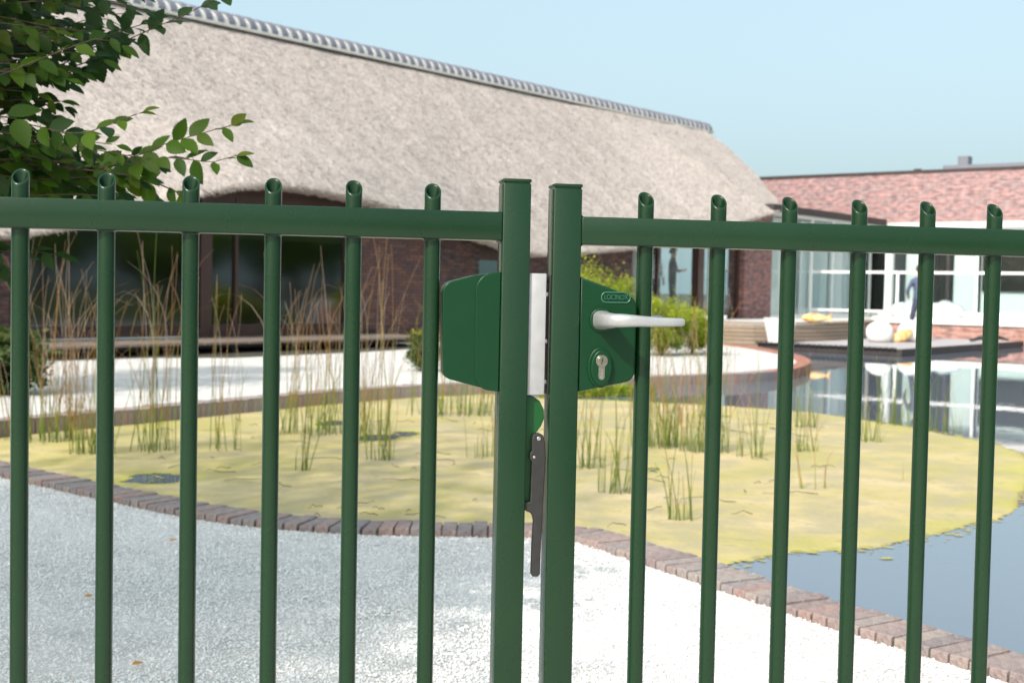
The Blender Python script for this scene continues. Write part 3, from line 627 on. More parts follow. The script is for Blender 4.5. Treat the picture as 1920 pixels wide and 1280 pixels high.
# deck before the windows
mb = MB(); mb.prism([W_(*q) for q in ((-6.5, 0), (-6.5, 1.7), (-3.6, 1.75), (-2.6, 2.35), (0, 2.2), (2.6, 1.75), (3.0, 0))][::-1], .001, .008); tag(fixn(mb.build('deck_shade_strip', MT['soil'])), kind='structure')  # dark sheet, paints in the shaded void under the deck
deck = tag(empty('timber_deck', (W0[0], W0[1], 0), barn_rz), 'low grey timber deck floating in front of the barn windows', 'deck')
mb = MB(); mb.box((0, 0, 0), (.132, 1.50, .035)); bd = mb.build('board', MT['deckwood'], deck)
xs = np.arange(-5.2, 2.75, .14); bd.location = (xs[0], -.80, .16)
for x in xs[1:]:
    c_ = copy_obj(bd, deck); c_.location = (x, -.80+rnd.uniform(-.012, .012), .16+rnd.uniform(-.003, .003))
mb = MB()
for y in (-.25, -1.3): mb.box((-1.23, y, .11), (7.9, .07, .06))
mb.build('joist', MT['dark'], deck)
for x in np.arange(-5, 2.8, 1.1):
    mb = MB(); mb.box((x, -1.25, .04), (.1, .1, .08)); mb.build('foot', MT['dark'], deck)

# ------------------------------------------------------------------ terrace, walkway, brick building on the right
def W(s, off=0): p = W0 + D2*s + E2*off; return (float(p[0]), float(p[1]))
F0 = np.array([8.6, 44.1])
def FP(u, back=0): p = F0 + E2*u + D2*back; return (float(p[0]), float(p[1]))
terr = [W(11.6, .05), (3.35, 29.6), (4.0, 28.5), (5.2, 27.5), (6.4, 28.2), (7.7, 29.9), (9.0, 32.0), (9.7, 33.62), (12.55, 31.4), (21, 24.8), (40, 40), (20, 60), (9, 50), W(18.4, .05)]
mb = MB(); mb.prism(terr, -.38, .36)
o = fixn(mb.build('terrace', MT['concrete'])); tag(o, kind='structure')
tf_rz = math.atan2(-E2[1], -E2[0])
mb = MB(); mb.box((0, 0, 0), (14.4, .34, .15)); o = mb.build('terrace_edge_slab', MT['white']); p = np.array([9.7, 33.62])+E2*7.0-D2*.0; o.location = (p[0], p[1], .435); o.rotation_euler.z = math.atan2(E2[1], E2[0])
tag(o, kind='structure')
plinth = empty('plinth_wall', (9.7, 33.62, 0), math.atan2(E2[1], E2[0])); tag(plinth, 'low red brick plinth wall standing in the water under the white terrace edge', 'wall')
mb = MB(); mb.box((7, -.06, -.01), (14.2, .11, .72)); mb.build('brick_face', MT['plinth_wall'], plinth)

bld = empty('brick_building', (F0[0], F0[1], 0), math.atan2(E2[1], E2[0])); tag(bld, 'flat roofed red brick building with pale glazed ground floor across the pond', 'building')
def bb(name, x0, x1, y0, y1, z0, z1, m, parent=bld, bev=0):
    mb = MB(); mb.box(((x0+x1)/2, (y0+y1)/2, (z0+z1)/2), (x1-x0, y1-y0, z1-z0), bev=bev); return mb.build(name, m, parent)
bb('brick_wall', -.2, 16, 0, 9, 3.40, 4.97, MT['red_wall'])
bb('coping', -.24, 16.04, -.04, 9.04, 4.97, 5.05, MT['dark'])
bb('lintel', -.15, 16, -.10, .5, 3.20, 3.398, MT['concrete'])
bb('roof_upstand', 5.2, 16, 2.5, 8, 5.05, 5.42, MT['slate']); ch = bb('chimney', 5.45, 5.80, 3.2, 3.6, 5.42, 5.78, MT['slate']); 
bb('roof_light', 4.6, 4.8, 1.5, 1.7, 5.05, 5.25, MT['dark'])
bb('back_wall', -.1, 16, 4.2, 4.4, .36, 3.2, MT['blind'])
gf = bb('window_rail', -.15, 16, .02, .10, .36, .50, MT['white'])
bb('window_rail', -.15, 16, .02, .10, 3.10, 3.2, MT['white'])
us = [-.1, 1.2, 2.4, 3.3, 4.55, 5.9, 6.35, 7.25, 9.3, 11, 12.7, 14.4, 16]
for i, u in enumerate(us):
    dk = i in (5, 6)
    bb('mullion', u-.04, u+.04, .015, .105, .50, 3.10, MT['dark'] if dk else MT['white'])
for a_, b_ in zip(us[:-1], us[1:]): bb('pane', a_+.042, b_-.042, .055, .067, .50, 3.10, MT['glass'])
for a_, b_, m_ in ((-.05, 1.15, 'blind_blue'), (1.25, 2.35, 'blind'), (2.45, 3.2, 'blind_blue'), (3.55, 4.4, 'interior'), (4.9, 5.85, 'blind'), (6.45, 7.2, 'blind'), (7.3, 9.2, 'blind'), (9.4, 16, 'blind')):
    bb('blind', a_, b_, .32, .36, .50, 3.1, MT[m_])
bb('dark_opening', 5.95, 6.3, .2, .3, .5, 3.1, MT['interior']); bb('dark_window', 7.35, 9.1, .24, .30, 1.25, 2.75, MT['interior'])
col = bb('column', 4.62, 4.83, -.75, -.54, .36, 3.2, MT['white'], bev=.01)
# flat roof of the glazed walkway from the barn to the brick building
wk = empty('glazed_walkway', (7.3, 35.3, 0), barn_rz); tag(wk, 'glazed walkway under a dark flat roof joining barn and brick building', 'walkway')
bb('flat_roof', -.4, 7.6, 0, 4.2, 3.30, 3.50, MT['dark'], wk); bb('soffit', -.3, 7.5, .1, 4.1, 3.26, 3.298, MT['white'], wk)
for x in (0.05, 1.6, 3.1, 4.6, 6.1, 7.5): bb('mullion', x-.035, x+.035, .45, .53, .36, 3.26, MT['white'], wk)
bb('base_rail', 0, 7.55, .44, .54, .36, .46, MT['white'], wk)
xs = (.05, 1.6, 3.1, 4.6, 6.1, 7.5)
for a_, b_ in zip(xs[:-1], xs[1:]): bb('pane', a_+.037, b_-.037, .485, .497, .46, 3.26, MT['glass'], wk)
for a_, b_, m_ in ((.1, 2.2, 'blind'), (2.6, 4.5, 'blind_blue'), (4.7, 7.4, 'blind_blue')): bb('blind', a_, b_, .60, .63, .4, 3.2, MT[m_], wk)

# balustrade on the terrace
bal = empty('glass_balustrade', (FP(1.0, -4.6)[0], FP(1.0, -4.6)[1], .51), math.atan2(E2[1], E2[0])); tag(bal, 'glass balustrade with white posts and handrail on the terrace', 'balustrade')
def bbal(name, x0, x1, z0, z1, m, y=0, th=.05): return bb(name, x0, x1, y-th/2, y+th/2, z0-.15, z1, m, bal)
pxs = [0, 2.9, 5.55, 8.2, 10.9, 13.6]
for x in pxs: bbal('post', x-.035, x+.035, 0, 1.18, MT['white'])
bbal('handrail', -.035, 13.64, 1.33, 1.25, MT['white'], th=.07); bbal('bottom_rail', -.03, 13.6, .22, .13, MT['white'])
for a_, b_ in zip(pxs[:-1], pxs[1:]): bbal('pane', a_+.04, b_-.04, .30, 1.16, MT['glass_blue'], th=.012)

# ------------------------------------------------------------------ double gate
YAW = R(10.24); GO = Vector((0, 1.8035, 0))
def gate_empty(name): return empty(name, GO, YAW)
left = tag(gate_empty('gate_leaf'), 'dark green gate leaf left of the gap, with keeper box and black lever', 'gate')
right = tag(gate_empty('gate_leaf'), 'dark green gate leaf right of the gap, with lock case and silver handle', 'gate')
RT_L, RT_R = 1.1571, 1.1541                                   # rail top heights
def gbox(name, u0, u1, y0, y1, z0, z1, m, parent, bev=.0022):
    mb = MB(); mb.box(((u0+u1)/2, (y0+y1)/2, (z0+z1)/2), (u1-u0, y1-y0, z1-z0), bev=bev); return mb.build(name, m, parent, smooth=R(50))
def tube_bar(z_c, weld_z):
    """round tube, mitred open top facing front, weld collars at the rail"""
    seg = 36; ro, ri = .0116, .0092; vs = []
    def ring(r, zf): return [(r*math.cos(2*math.pi*k/seg), r*math.sin(2*math.pi*k/seg), zf(r*math.sin(2*math.pi*k/seg))) for k in range(seg)]
    lay = [ring(ro, lambda y: .125), ring(ro, lambda y: z_c+y-.0030)]; rm = (ro+ri)/2; hw = (ro-ri)/2
    for k in range(9):                                      # rounded, paint-thickened lip
        an = math.pi*k/8; lay.append(ring(rm+hw*math.cos(an), lambda y, an=an: z_c+y-.0013+.0013*math.sin(an)))
    lay += [ring(ri, lambda y: z_c+y-.004), ring(ri, lambda y: z_c-.09)]
    for l in lay: vs += l
    mb = MB(); mb.add(vs, [(i*seg+k, i*seg+(k+1) % seg, (i+1)*seg+(k+1) % seg, (i+1)*seg+k) for i in range(len(lay)-1) for k in range(seg)] + [tuple((len(lay)-1)*seg+k for k in range(seg))])
    for wz in weld_z:                                       # weld bead
        pts = []; 
        wv = []
        for k in range(20):
            a = 2*math.pi*k/20; rr = .0126+.0006*math.sin(k*2.3)
            wv += [(rr*1.05*math.cos(a), rr*1.05*math.sin(a), wz+.0002), (.0117*math.cos(a), .0117*math.sin(a), wz-.0016-.0005*math.sin(k*1.7))]
        mb.add(wv, [(2*k, 2*((k+1) % 20), 2*((k+1) % 20)+1, 2*k+1) for k in range(20)])
    me = bpy.data.meshes.new('bar'); me.from_pydata(mb.v, [], mb.f); me.update(); me.materials.append(MT['paint']); me.shade_smooth(); me.set_sharp_from_angle(angle=R(60)); return me
bmL = tube_bar(RT_L+.0285, (RT_L-.040,)); bmR = tube_bar(RT_R+.0285, (RT_R-.040,))
for i in range(-6, 6):
    o = link('bar', bmL, None, left); o.location = (-.6632+.11*i, .02, rnd.uniform(-.001, .001)); o.rotation_euler.z = rnd.uniform(-.05, .05)
for i in range(0, 12):
    o = link('bar', bmR, None, right); o.location = (.1967+.11*i, .02, rnd.uniform(-.001, .001)); o.rotation_euler.z = rnd.uniform(-.05, .05)
PL = (-.0165, .0237); PR = (.0562, .0975)
gbox('top_rail', -1.42, PL[0], 0, .04, RT_L-.04, RT_L, MT['paint'], left); gbox('bottom_rail', -1.42, PL[0], 0, .04, .085, .125, MT['paint'], left)
gbox('top_rail', PR[1], 1.52, 0, .04, RT_R-.04, RT_R, MT['paint'], right); gbox('bottom_rail', PR[1], 1.52, 0, .04, .085, .125, MT['paint'], right)
for leaf, (a_, b_), top in ((left, PL, 1.2042), (right, PR, 1.1995), (left, (-1.462, -1.4215), 1.2042), (right, (1.5215, 1.562), 1.1995)):
    p = gbox('post', a_, b_, 0, .04, .03, top-.0062, MT['paint'], leaf)
    mb = MB(); mb.box(((a_+b_)/2, .02, top-.0055), (b_-a_-.003, .037, .002)); mb.box(((a_+b_)/2, .02, top-.0024), (b_-a_+.0006, .0406, .0048), bev=.0016)
    mb.build('post_cap', MT['paint'], p, smooth=R(50))
# small corner welds where rail meets post
for leaf, u, sg, zt in ((left, PL[0], -1, RT_L), (right, PR[1], 1, RT_R)):
    mb = MB()
    for z_, k_ in ((zt, 1), (zt-.04, -1)):
        n_ = 9
        for i in range(n_):
            y = .004+.032*i/(n_-1); q = .0035+.0009*math.sin(i*2.1)
            pass
        vs = []
        for i in range(n_):
            y = .003+.034*i/(n_-1); q = .0038+.0008*math.sin(i*2.1+u*50)
            vs += [(u-sg*.0004, y, z_+k_*q), (u+sg*q*.42, y, z_+k_*q*.42), (u+sg*q, y, z_-k_*.0004), (u-sg*.0006, y, z_-k_*.0006)]
        mb.add(vs, [(4*i+j, 4*(i+1)+j, 4*(i+1)+(j+1) % 4, 4*i+(j+1) % 4) for i in range(n_-1) for j in range(4)] + [(0, 1, 2, 3), (4*n_-1, 4*n_-2, 4*n_-3, 4*n_-4)])
    fixn(mb.build('weld', MT['paint'], leaf, smooth=True))
# --- extruded outlines in the plane of the gate
def rounded(pts, radii, seg=6):
    out = []; n_ = len(pts)
    for i, (p, r) in enumerate(zip(pts, radii)):
        p = np.array(p, float)
        if r <= 0: out.append(tuple(p)); continue
        a = np.array(pts[i-1], float)-p; b = np.array(pts[(i+1) % n_], float)-p
        a /= np.linalg.norm(a); b /= np.linalg.norm(b); ang = math.acos(np.clip(a@b, -1, 1)); dist = r/math.tan(ang/2)
        c = p+(a+b)/np.linalg.norm(a+b)*r/math.sin(ang/2)
        s0 = p+a*dist-c; s1 = p+b*dist-c
        a0 = math.atan2(s0[1], s0[0]); a1 = math.atan2(s1[1], s1[0]); da = (a1-a0+math.pi) % (2*math.pi)-math.pi
        for k in range(seg+1): an = a0+da*k/seg; out.append((c[0]+r*math.cos(an), c[1]+r*math.sin(an)))
    return out
def inset(pts, d):
    n_ = len(pts); P = np.array(pts, float); area = .5*np.sum(P[:, 0]*np.roll(P[:, 1], -1)-np.roll(P[:, 0], -1)*P[:, 1]); sg = 1 if area > 0 else -1; out = []
    for i in range(n_):
        e1 = P[i]-P[i-1]; e2 = P[(i+1) % n_]-P[i]; e1 /= np.linalg.norm(e1)+1e-12; e2 /= np.linalg.norm(e2)+1e-12
        n1 = sg*np.array([-e1[1], e1[0]]); n2 = sg*np.array([-e2[1], e2[0]]); m_ = n1+n2; m_ /= np.linalg.norm(m_)+1e-12
        out.append(tuple(P[i]+m_*d/max(.4, m_@n1)))
    return out
def slab(name, pts, y0, y1, m, parent, bev=.002, segs=3):
    """outline (u,z) between front y0 and back y1, front edge rounded"""
    n_ = len(pts); rings = []
    for k in range(segs+1):
        an = math.pi/2*k/segs; rings.append((inset(pts, bev*(1-math.sin(an))) if bev else pts, y0+bev*(1-math.cos(an))))
    rings.append((pts, y1))
    vs = [(p[0], y, p[1]) for r_, y in rings for p in r_]; nl = len(rings)
    mb = MB(); mb.add(vs, [(i*n_+k, i*n_+(k+1) % n_, (i+1)*n_+(k+1) % n_, (i+1)*n_+k) for i in range(nl-1) for k in range(n_)] + [tuple(range(n_)), tuple(range(nl*n_-1, (nl-1)*n_-1, -1))])
    o = mb.build(name, m, parent, smooth=R(35)); fixn(o); return o
def disc(c, r, k=24, rx=1): return [(c[0]+r*rx*math.cos(2*math.pi*i/k), c[1]+r*math.sin(2*math.pi*i/k)) for i in range(k)]
def text_part(body, size, wx, loc, m, parent, depth, rot=0, name='lettering'):
    cu = bpy.data.curves.new('lettering', 'FONT'); cu.body = body; cu.size = size; cu.extrude = depth; cu.align_x = 'CENTER'; cu.align_y = 'CENTER'; cu.resolution_u = 4
    to = bpy.data.objects.new('lettering', cu); C.objects.link(to); dg = bpy.context.evaluated_depsgraph_get(); dg.update()
    me = bpy.data.meshes.new_from_object(to.evaluated_get(dg)); bpy.data.objects.remove(to)
    xs_ = [v.co.x for v in me.vertices]; sc_ = wx/(max(xs_)-min(xs_))
    for v in me.vertices:
        x, z = v.co.x*sc_, v.co.y
        x, z = x*math.cos(rot)-z*math.sin(rot), x*math.sin(rot)+z*math.cos(rot)
        v.co = Vector((loc[0]+x, loc[1]-v.co.z, loc[2]+z))
    me.materials.clear(); me.materials.append(m); o = link(name, me, m, parent); fixn(o); return o

# --- lock case on the right leaf
YF = .0025
lp = rounded([(.0982, .9045), (.1815, .9215), (.1822, 1.0395), (.0982, 1.0688)], [0, .017, .020, 0])
case = slab('lock_case', lp, YF, .0375, MT['lock'], right, bev=.0032)
slab('gasket', inset(lp, -.0006), .0362, .0385, MT['black'], case, bev=0)
# emblem: raised lettering in a rounded ring
ec_ = (.1503, 1.0402)
pill = rounded([(ec_[0]-.0212, ec_[1]-.0072), (ec_[0]+.0212, ec_[1]-.0072), (ec_[0]+.0212, ec_[1]+.0072), (ec_[0]-.0212, ec_[1]+.0072)], [.0071]*4, 8)
mb = MB(); pl_ = [(p[0], YF-.0001, p[1]) for p in pill]
n_ = len(pl_); vs = []
for i, p in enumerate(pill):
    a = np.array(pill[i-1]); b = np.array(pill[(i+1) % n_]); tt_ = (b-a)/np.linalg.norm(b-a); nn = np.array([tt_[1], -tt_[0]])
    for q, y in ((.0010, YF+.0002), (.0005, YF-.0013), (-.0005, YF-.0013), (-.0010, YF+.0002)): vs.append((p[0]+nn[0]*q, y, p[1]+nn[1]*q))
mb.add(vs, [(4*i+j, 4*((i+1) % n_)+j, 4*((i+1) % n_)+j+1, 4*i+j+1) for i in range(n_) for j in range(3)])
fixn(mb.build('emblem_ring', MT['emblem'], case, smooth=True))
text_part('LOCINOX', .0105, .0350, (ec_[0], YF-.0001, ec_[1]), MT['emblem'], case, .0014)
# handle
def sweep(name, spine, m, parent, seg=20):
    """spine entries: u, y, z, half width in plan, half height"""
    n_ = len(spine); vs = []
    for i, (u, y, z, hb, hz) in enumerate(spine):
        a = spine[max(i-1, 0)]; b = spine[min(i+1, n_-1)]; tx, ty = b[0]-a[0], b[1]-a[1]; l = math.hypot(tx, ty); bx_, by_ = -ty/l, tx/l
        for k in range(seg):
            an = 2*math.pi*k/seg; ca, sa = math.cos(an), math.sin(an); e = .72
            cx_ = math.copysign(abs(ca)**e, ca); sx_ = math.copysign(abs(sa)**e, sa)
            vs.append((u+bx_*hb*cx_, y+by_*hb*cx_, z+hz*sx_))
    mb = MB(); mb.add(vs, [(i*seg+k, i*seg+(k+1) % seg, (i+1)*seg+(k+1) % seg, (i+1)*seg+k) for i in range(n_-1) for k in range(seg)] + [tuple(range(seg-1, -1, -1)), tuple(range((n_-1)*seg, n_*seg))])
    o = mb.build(name, m, parent, smooth=R(40)); fixn(o); return o
hu, hz_ = .1300, 1.0075
slab('handle_rose', disc((hu, hz_), .0182, 36), YF-.0035, YF+.002, MT['lock'], case, bev=.002)
def handle(sgn, y0, du, dz, name):
    sp = [(hu, y0, hz_, .0138, .0138), (hu, y0-sgn*.008, hz_, .0128, .0128), (hu+.0002, y0-sgn*.020, hz_, .0116, .0116), (hu+.0018, y0-sgn*.033, hz_+.0002, .0112, .0112), (hu+.0065, y0-sgn*.044, hz_+.0006, .0106, .0110),
          (hu+.015, y0-sgn*.0505, hz_+.001, .0095, .0106), (hu+.027, y0-sgn*.0540, hz_+.001, .0078, .0096), (hu+.045, y0-sgn*.0558, hz_+.0006, .0066, .0084), (hu+.065, y0-sgn*.0565, hz_+dz*.4, .0060, .0074),
          (hu+.085+du*.5, y0-sgn*.0565, hz_+dz*.7, .0056, .0067), (hu+.1015+du, y0-sgn*.0562, hz_+dz, .0052, .0061), (hu+.1035+du, y0-sgn*.0560, hz_+dz, .0040, .0050)]
    sp = [q if i < 4 else (q[0], q[1], q[2], q[3], q[4]*.9) for i, q in enumerate(sp)]
    return sweep(name, sp, MT['alu_handle'], case)
handle(1, YF-.003, 0, .0002, 'handle'); handle(-1, .044, .016, .0005, 'rear_handle')
# cylinder with rosette
cu_, cz_ = .1298, .9398
slab('rosette', disc((cu_-.0006, cz_), .0292, 40, .655), YF-.0035, YF+.002, MT['lock'], case, bev=.0018)
slab('rosette_collar', disc((cu_, cz_-.0003), .0258, 40, .61), YF-.0078, YF-.003, MT['lock'], case, bev=.002)
kp = []
for k in range(25):
    an = -math.pi*.5+.55+ (2*math.pi-1.1)*k/24; kp.append((cu_+.0088*math.cos(an), cz_+.0098+.0088*math.sin(an)))
low = [(cu_-.0048, cz_-.008), ] + [(cu_+.0048*math.cos(math.pi+math.pi*k/10), cz_-.0125+.0048*math.sin(math.pi+math.pi*k/10)) for k in range(11)] + [(cu_+.0048, cz_-.008)]
cyl = slab('key_cylinder', kp+low, YF-.0088, YF-.006, MT['nickel'], case, bev=.0006)
slab('key_plug', disc((cu_, cz_+.0098), .0064, 24), YF-.0094, YF-.008, MT['nickel'], case, bev=.0006)
slab('keyway', [(cu_-.0012, cz_+.0050), (cu_+.0004, cz_+.0050), (cu_+.0004, cz_+.0085), (cu_+.0016, cz_+.0100), (cu_+.0010, cz_+.0122), (cu_+.0010, cz_+.0140), (cu_-.0010, cz_+.0140), (cu_-.0004, cz_+.0105)], YF-.0096, YF-.0085, MT['black'], case, bev=0)
text_part('BERN', .0052, .0125, (cu_+.0002, YF-.00875, cz_-.0085), MT['steel'], case, .0003, rot=math.pi/2)
# black faceplate and bolts in the gap
fp = gbox('faceplate', PR[0]-.0024, PR[0]-.0003, .006, .036, .9005, 1.0705, MT['black'], right, bev=.0005)
for z_, r_, m_ in ((1.0635, .0042, 'black'), (1.0425, .0050, 'steel'), (.9755, .0046, 'steel'), (.9175, .0046, 'steel')):
    mb = MB(); mb.tube([(PR[0]-.0020, .019, z_), (PR[0]-.0062, .019, z_), (PR[0]-.0070, .019, z_)], [r_, r_, r_*.7], 18); mb.build('bolt', MT[m_], fp, smooth=R(40))

# --- keeper on the left leaf
kpz = rounded([(-.0172, .9040), (-.0172, 1.0728), (-.0550, 1.0675), (-.0990, 1.0555), (-.0960, .9235), (-.0500, .9115)], [0, 0, .02, .017, .014, .02])
keep = slab('keeper_box', kpz, .0050, .0370, MT['lock'], left, bev=.0016)
slab('keeper_cover', rounded([(-.0172, .9042), (-.0172, 1.0726), (-.0530, 1.0700), (-.0510, .9080)], [0, 0, .026, .022], 10), .0028, .006, MT['lock'], keep, bev=.0015)
gbox('strike_plate', .0245, .0492, .006, .040, .8998, 1.0722, MT['alu'], left, bev=.0008)
# --- drop bolt lever under it
plp = rounded([(.0238, .8980), (.0347, .8972), (.0449, .8904), (.0510, .8779), (.0517, .8649), (.0480, .8550), (.0385, .8420), (.0385, .7455), (.0238, .7455)], [0, .004, .006, .006, .006, .006, .004, 0, 0], 4)
lev = slab('lever_plate', plp, .0150, .031, MT['plate'], left, bev=.0008)
lv = [(.0328, .8371), (.0350, .8432), (.0427, .8455), (.0490, .8424), (.0523, .8310), (.0536, .8080), (.0524, .7773), (.0512, .7467), (.0498, .7006), (.0487, .6428), (.0458, .6390), (.0380, .6392), (.0357, .6431), (.0362, .6854), (.0378, .7199), (.0350, .7299), (.0245, .7347), (.0245, .7462), (.0323, .7468), (.0335, .8043), (.0303, .8081), (.0301, .8157), (.0332, .8195)]
lv = rounded(lv, [.002, .004, .004, .004, .004, .01, .03, .03, .03, .002, .002, .002, .002, .03, .008, .008, 0, 0, 0, .002, .003, .003, .002], 3)
slab('lever', lv, .0060, .0145, MT['black'], left, bev=.0014)
for (u, z_), r_ in (((.0427, .8375), .0030), ((.0365, .8110), .0020)):
    slab('rivet', disc((u, z_), r_, 16), .0050, .0075, MT['steel'], lev, bev=.0007)
mb = MB(); mb.tube([(.0345, .022, .7455), (.0345, .022, .03)], .006, 12); mb.build('drop_bolt', MT['steel'], left, smooth=R(40)) if False else None

# ------------------------------------------------------------------ plants
def leafcloud(name, pts, size, mat_, parent, tone, flat=.5, aspect=.5, seed=0):
    """many small folded leaves at pts (N,3); size (N,), tone (N,)"""
    r = np.random.default_rng(seed); N = len(pts)
    d = r.normal(0, 1, (N, 3)); d[:, 2] *= flat; d /= np.linalg.norm(d, axis=1)[:, None]
    up_ = np.array([0, 0, 1.0])[None] + r.normal(0, .55, (N, 3)); s = np.cross(d, up_); s /= np.linalg.norm(s, axis=1)[:, None]; u = np.cross(s, d)
    size = np.asarray(size)[:, None]
    V = np.stack([pts, pts+d*size*.5+s*size*aspect*.5+u*size*.06, pts+d*size, pts+d*size*.5-s*size*aspect*.5+u*size*.06], 1).reshape(-1, 3)
    i = np.arange(N)*4; Fc = np.concatenate([np.stack([i, i+1, i+2], 1), np.stack([i, i+2, i+3], 1)])
    o = link(name, npmesh(name, V, Fc, {'tone': np.repeat(tone, 4)}), mat_, parent); return o
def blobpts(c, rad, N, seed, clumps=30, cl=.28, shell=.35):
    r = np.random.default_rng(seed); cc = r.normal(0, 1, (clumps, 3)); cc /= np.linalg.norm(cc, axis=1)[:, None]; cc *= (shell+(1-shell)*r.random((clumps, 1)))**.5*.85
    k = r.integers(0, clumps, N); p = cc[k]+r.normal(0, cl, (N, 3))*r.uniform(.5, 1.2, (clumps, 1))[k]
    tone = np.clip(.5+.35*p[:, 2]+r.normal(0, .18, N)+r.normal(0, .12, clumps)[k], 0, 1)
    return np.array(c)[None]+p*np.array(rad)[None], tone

# hornbeam left of the gate: trunk outside the picture, sprays of leaves reaching into it
tree = tag(empty('hornbeam_tree', (-4.5, 2.1, 0)), 'hornbeam tree with serrated green leaves reaching in from the left above the gate', 'tree')
TO = Vector((-4.5, 2.1, 0))
mb = MB(); mb.tube([(0, 0, -.05), (.05, 0, .8), (.0, .05, 1.8), (.12, -.05, 3.0), (.2, -.1, 4.2), (.3, -.2, 5.4)], [.17, .13, .12, .10, .07, .03], 14)
trunk = mb.build('trunk', MT['bark'], tree, smooth=True)
def limb(pts, r0, r1, seg=8, m='bark', name='branch'):
    P = [Vector(p)-TO for p in pts]; n_ = len(P); mb = MB(); mb.tube(P, [r0+(r1-r0)*i/(n_-1) for i in range(n_)], seg); return mb.build(name, MT[m], tree, smooth=True)
limb([(-4.45, 2.1, 1.5), (-3.4, 2.5, 1.95), (-2.4, 2.9, 1.9), (-1.75, 3.1, 1.72)], .045, .012); limb([(-4.45, 2.1, 1.1), (-3.3, 2.6, 1.45), (-2.3, 2.9, 1.45), (-1.7, 3.0, 1.36)], .04, .010)
limb([(-4.4, 2.1, 2.6), (-4.9, 1.2, 3.6), (-5.2, .8, 4.6)], .05, .015); limb([(-4.35, 2.05, 2.8), (-3.5, 1.5, 3.9), (-3.1, 1.2, 4.7)], .05, .015); limb([(-4.3, 2.0, 3.1), (-4.0, 2.9, 4.2), (-3.8, 3.2, 4.8)], .045, .012)
limb([(-1.95, 3.05, 1.80), (-1.6, 3.2, 1.95), (-1.3, 3.3, 2.0)], .014, .005)
twigs = [ # leafy shoots: points, leaf length
 [(-1.75, 3.05, 1.37), (-1.35, 3.1, 1.30), (-1.127, 3.1, 1.293), (-.959, 3.05, 1.321), (-.834, 3.0, 1.364), (-.72, 2.97, 1.395), (-.640, 2.95, 1.414)],
 [(-1.05, 3.05, 1.31), (-.834, 3.0, 1.338), (-.693, 2.95, 1.326), (-.640, 2.95, 1.342)],
 [(-1.75, 3.0, 1.42), (-1.199, 2.9, 1.418), (-1.103, 2.9, 1.399), (-.968, 2.85, 1.374), (-.85, 2.8, 1.403), (-.812, 2.8, 1.418)],
 [(-1.70, 3.35, 1.50), (-1.16, 3.3, 1.588), (-.954, 3.2, 1.653), (-.797, 3.15, 1.709), (-.70, 3.1, 1.745)],
 [(-1.75, 3.2, 1.50), (-1.31, 3.2, 1.541), (-1.138, 3.2, 1.579), (-1.019, 3.2, 1.652), (-.887, 3.2, 1.70)],
 [(-1.7, 3.1, 1.40), (-1.165, 3.1, 1.337), (-1.024, 3.1, 1.301), (-.843, 3.05, 1.281), (-.775, 3.0, 1.248)],
 [(-1.75, 3.2, 1.2), (-1.30, 3.2, 1.119), (-1.202, 3.2, 1.121), (-1.128, 3.2, 1.108)],
 [(-1.75, 3.2, 1.2), (-1.33, 3.2, 1.10), (-1.25, 3.2, 1.06)]]
r = random.Random(5)
def shoot(ex, ez, Y, ln=.55, rise=.1):
    sx = ex-ln*r.uniform(.8, 1.1); sz = ez+r.uniform(-.05, .05)-rise
    return [(sx, Y+r.uniform(-.05, .1), sz), ((sx+ex)/2, Y, (sz+ez)/2+r.uniform(.0, .04)), (ex-.06, Y, ez+r.uniform(0, .02)), (ex, Y, ez)]
def mapx(px, Y): return Y*(-.4013+px*.000416)
def mapz(px, py, Y): return 1.05+Y*(.2153-py*.000418+px*.0000082)
for _ in range(66):                                     # upper mass
    Y = r.uniform(2.95, 3.55); py = r.uniform(-90, 150); px = r.uniform(90, 300-max(0, py-20)*1.1)
    twigs.append(shoot(mapx(px, Y), mapz(px, py, Y), Y, rise=r.uniform(-.06, .12)))
for _ in range(38):                                     # lower mass
    Y = r.uniform(2.85, 3.4); py = r.uniform(255, 375); px = r.uniform(60, 290)
    twigs.append(shoot(mapx(px, Y), mapz(px, py, Y), Y, rise=r.uniform(-.05, .08)))
for _ in range(34):                                     # left fill
    Y = r.uniform(2.9, 3.5); py = r.uniform(120, 320); px = r.uniform(10, 130)
    twigs.append(shoot(mapx(px, Y), mapz(px, py, Y), Y))
